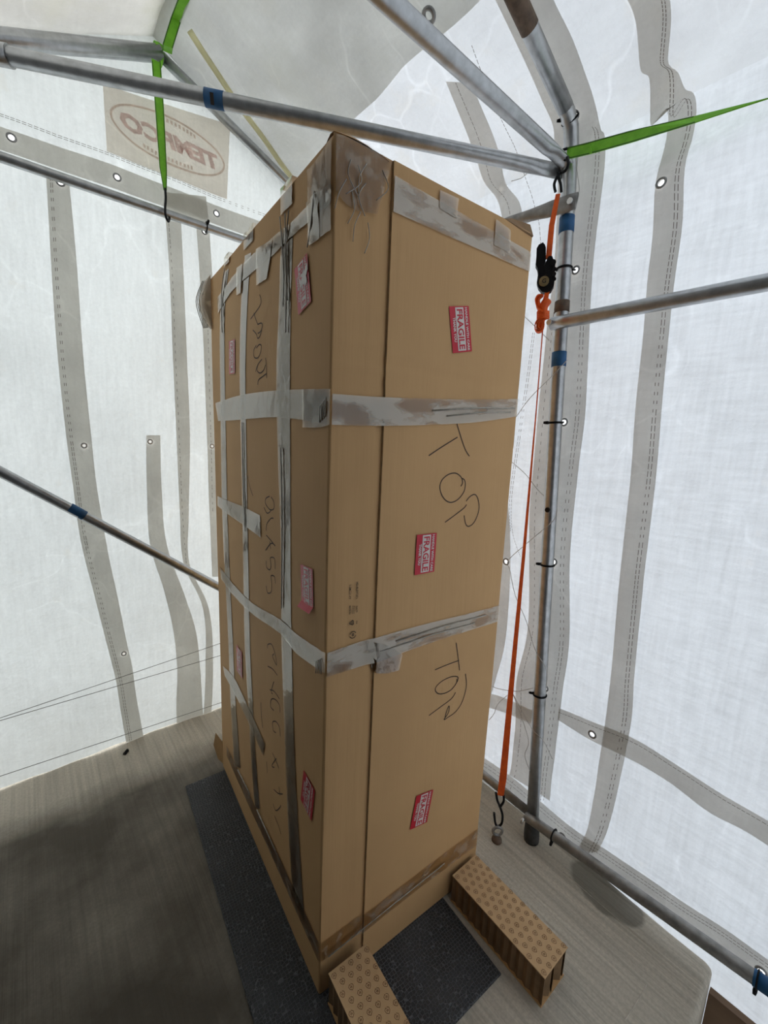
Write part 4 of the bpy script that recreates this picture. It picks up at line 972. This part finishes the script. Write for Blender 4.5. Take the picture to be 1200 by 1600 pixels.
pts = [atx(886, 240, .856), atx(920, 232, .862), atx(985, 214, .885), atx(1085, 187, .905), atx(1200, 154, .915), atx(1330, 118, .92)]
dirs = [V((0, .12, 1)), V((0, .12, 1)), V((.1, .1, 1)), V((.35, .3, .8)), V((.8, .4, .45)), V((.9, .3, .2))]
wds = [.034, .034, .034, .026, .010, .006]
MB().ribbon(pts, dirs, wds, .0025).build('webbing', M['green'], g2e)
for sg in (-1, 1):
    MB().ribbon([p+V(d).normalized()*sg*w*.45+V((-.0016, 0, 0)) for p, d, w in zip(pts, dirs, wds)][:4], dirs[:4], .003, .0015).build('webbing_edge', M['green_edge'], g2e)
MB().ribbon([atx(921, 226, .857), atx(923, 240, .857)], V((0, 1, 0)), .006, .004).build('stitched_end', M['green'], g2e)
MB().tube(smooth_path([atx(884, 250, .85), atx(877, 246, .85), atx(878, 236, .85), atx(886, 232, .85)]), .004, 8).build('hook', M['black_steel'], g2e)

# cable ties
def cable_tie(c, axis, r, eyep, tail, label):
    e = empty('cable_tie', c); tag(e, label, 'cable tie', 'black cable ties on the tent frame')
    axis = V(axis).normalized(); a = axis.orthogonal().normalized(); b = axis.cross(a)
    MB().tube([c+(a*math.cos(t)+b*math.sin(t))*r for t in [2*math.pi*k/20 for k in range(20)]], [(.0035, .002)]*20, 6, closed=True).build('loop', M['black'], e)
    d = (V(eyep)-c); MB().tube([c+d.normalized()*(r-.002), V(eyep)], .0034, 6).build('link', M['black'], e)
    MB().tube([c+V(tail)*(.85*r), c+V(tail)*(r+.006), c+V(tail)*(r+.014)], [.0055, .0055, .004], 6).build('head', M['black'], e)
leftish = V((-.55, .8, 0)).normalized()
tl = ['at the bend just below the roof', 'between the upper blue tape and the girt', 'below the lower blue tape mark', 'near the middle of its lower half', 'lowest on the post, beside the loose cords']
for p, lb in zip(POST_G, tl):
    ey = rpt(*rs(*p), .012)
    if p[1] < 200: c = V((.868, .015, 2.528)); axv = (-.8, 0, .55)
    else: zz = ey.z-.005; c = V((PX, py_(zz), zz)); axv = (0, .05, 1)
    cable_tie(c, axv, .0245, ey, leftish, 'black cable tie round the front post '+lb)
for p, lb in zip(HEM_G, ('beside the post foot', 'at the blue sleeve')):
    ey = rpt(*rs(*p), .012); t = (ey-ra).dot(rd)/rd.dot(rd); c = ra+rd*t
    cable_tie(c, rd, .0215, ey, V((-.6, 0, -.8)), 'black cable tie holding the tarp hem to the bottom rail '+lb)
c = g0+gd*((aty(322, 357, YG)-g0).dot(gd)/gd.dot(gd)); cable_tie(c, gd, .019, gpt(*gs(319, 362), .012), V((.1, -.8, .6)), 'black cable tie round the gable rail right of the green strap')

# cords and wires
def cord(name, pts, r, mat, label, cat, grp=None):
    o = MB().tube(smooth_path(pts, 6), r, 5).build(name, mat); tag(o, label, cat, grp); return o
cx = lambda ps, x=.868: [atx(*p, x) for p in ps]
gw = lambda ps: [aty(*p, 1.16) for p in ps]
def thing_cord(ps, label, x=.925, r=.0012, z=None): cord('lacing_cord', cx(ps, x), r, M['cord'], label, 'cord', 'white lacing cords by the post')
thing_cord([(887, 562), (860, 590), (828, 622), (806, 652)], 'white cord crossing the post at the lower blue tape', .870)
thing_cord([(818, 493), (838, 512), (858, 532)], 'short white cord emerging from the box edge below the orange knot', .93)
thing_cord([(800, 722), (822, 742), (840, 765), (856, 780)], 'white cord slanting down to the post halfway up the wall', .93)
thing_cord([(871, 797), (866, 812), (848, 828), (822, 850), (794, 876), (797, 892), (805, 930), (822, 970), (836, 1015), (852, 1042), (855, 1058), (853, 1072)], 'long white cord zigzagging through the far grommet to the lowest tie', .872)
thing_cord([(833, 1075), (805, 1080), (775, 1075), (765, 1068)], 'white cord running left from the lowest cable tie', .87)
thing_cord([(802, 1085), (815, 1110), (832, 1140), (848, 1156), (863, 1186)], 'loose white cord end with a dark tip', .868)
thing_cord([(800, 1080), (818, 1130), (826, 1160), (820, 1180), (828, 1205)], 'wavy white cord end hanging beside the post', .868)
thing_cord([(797, 1083), (778, 1100), (772, 1115), (764, 1125)], 'frayed white cord ends near the box edge', .9)
thing_cord([(799, 283), (815, 278), (826, 268)], 'white cord knotted to the far grommet under the cross brace', .93)
thing_cord([(905, 225), (900, 240), (902, 270), (905, 300), (898, 330)], 'thin white cord hanging at the post top behind the green strap', .868)
for ps, lb in (([(-60, 1140), (0, 1122), (345, 1005), (420, 978)], 'uppermost thin wire strung low across the gable wall'), ([(-60, 1143), (0, 1126), (345, 1024), (420, 1000)], 'middle thin wire strung low across the gable wall'), ([(-60, 1232), (15, 1208), (345, 1098), (420, 1073)], 'lowest thin wire along the bottom of the gable tarp')):
    cord('guy_wire', gw(ps), .0012, M['wire'], lb, 'wire', 'thin wires on the gable wall')

# scrap of black rubber on the floor and the board outside the slab
sc = atz(197, 1177); mb = MB(); mb.box((0, 0, .006), (.026, .011, .010), Matrix.Rotation(R(48), 3, 'Z')); mb.box((.004, .004, .0125), (.012, .007, .004), Matrix.Rotation(R(52), 3, 'Z'))
so = mb.build('rubber_scrap', M['black']); so.location = sc; tag(so, 'small black rubber scrap on concrete below the gable tarp', 'scrap')
wa = atx(1110, 1547, .945); bd = MB().box((.945, -1.222, wa.z-.12), (.022, 1.08, .24)); bo = bd.build('wooden_board', M['wood']); tag(bo, 'brown wooden board beyond the slab corner at the bottom right', 'board')
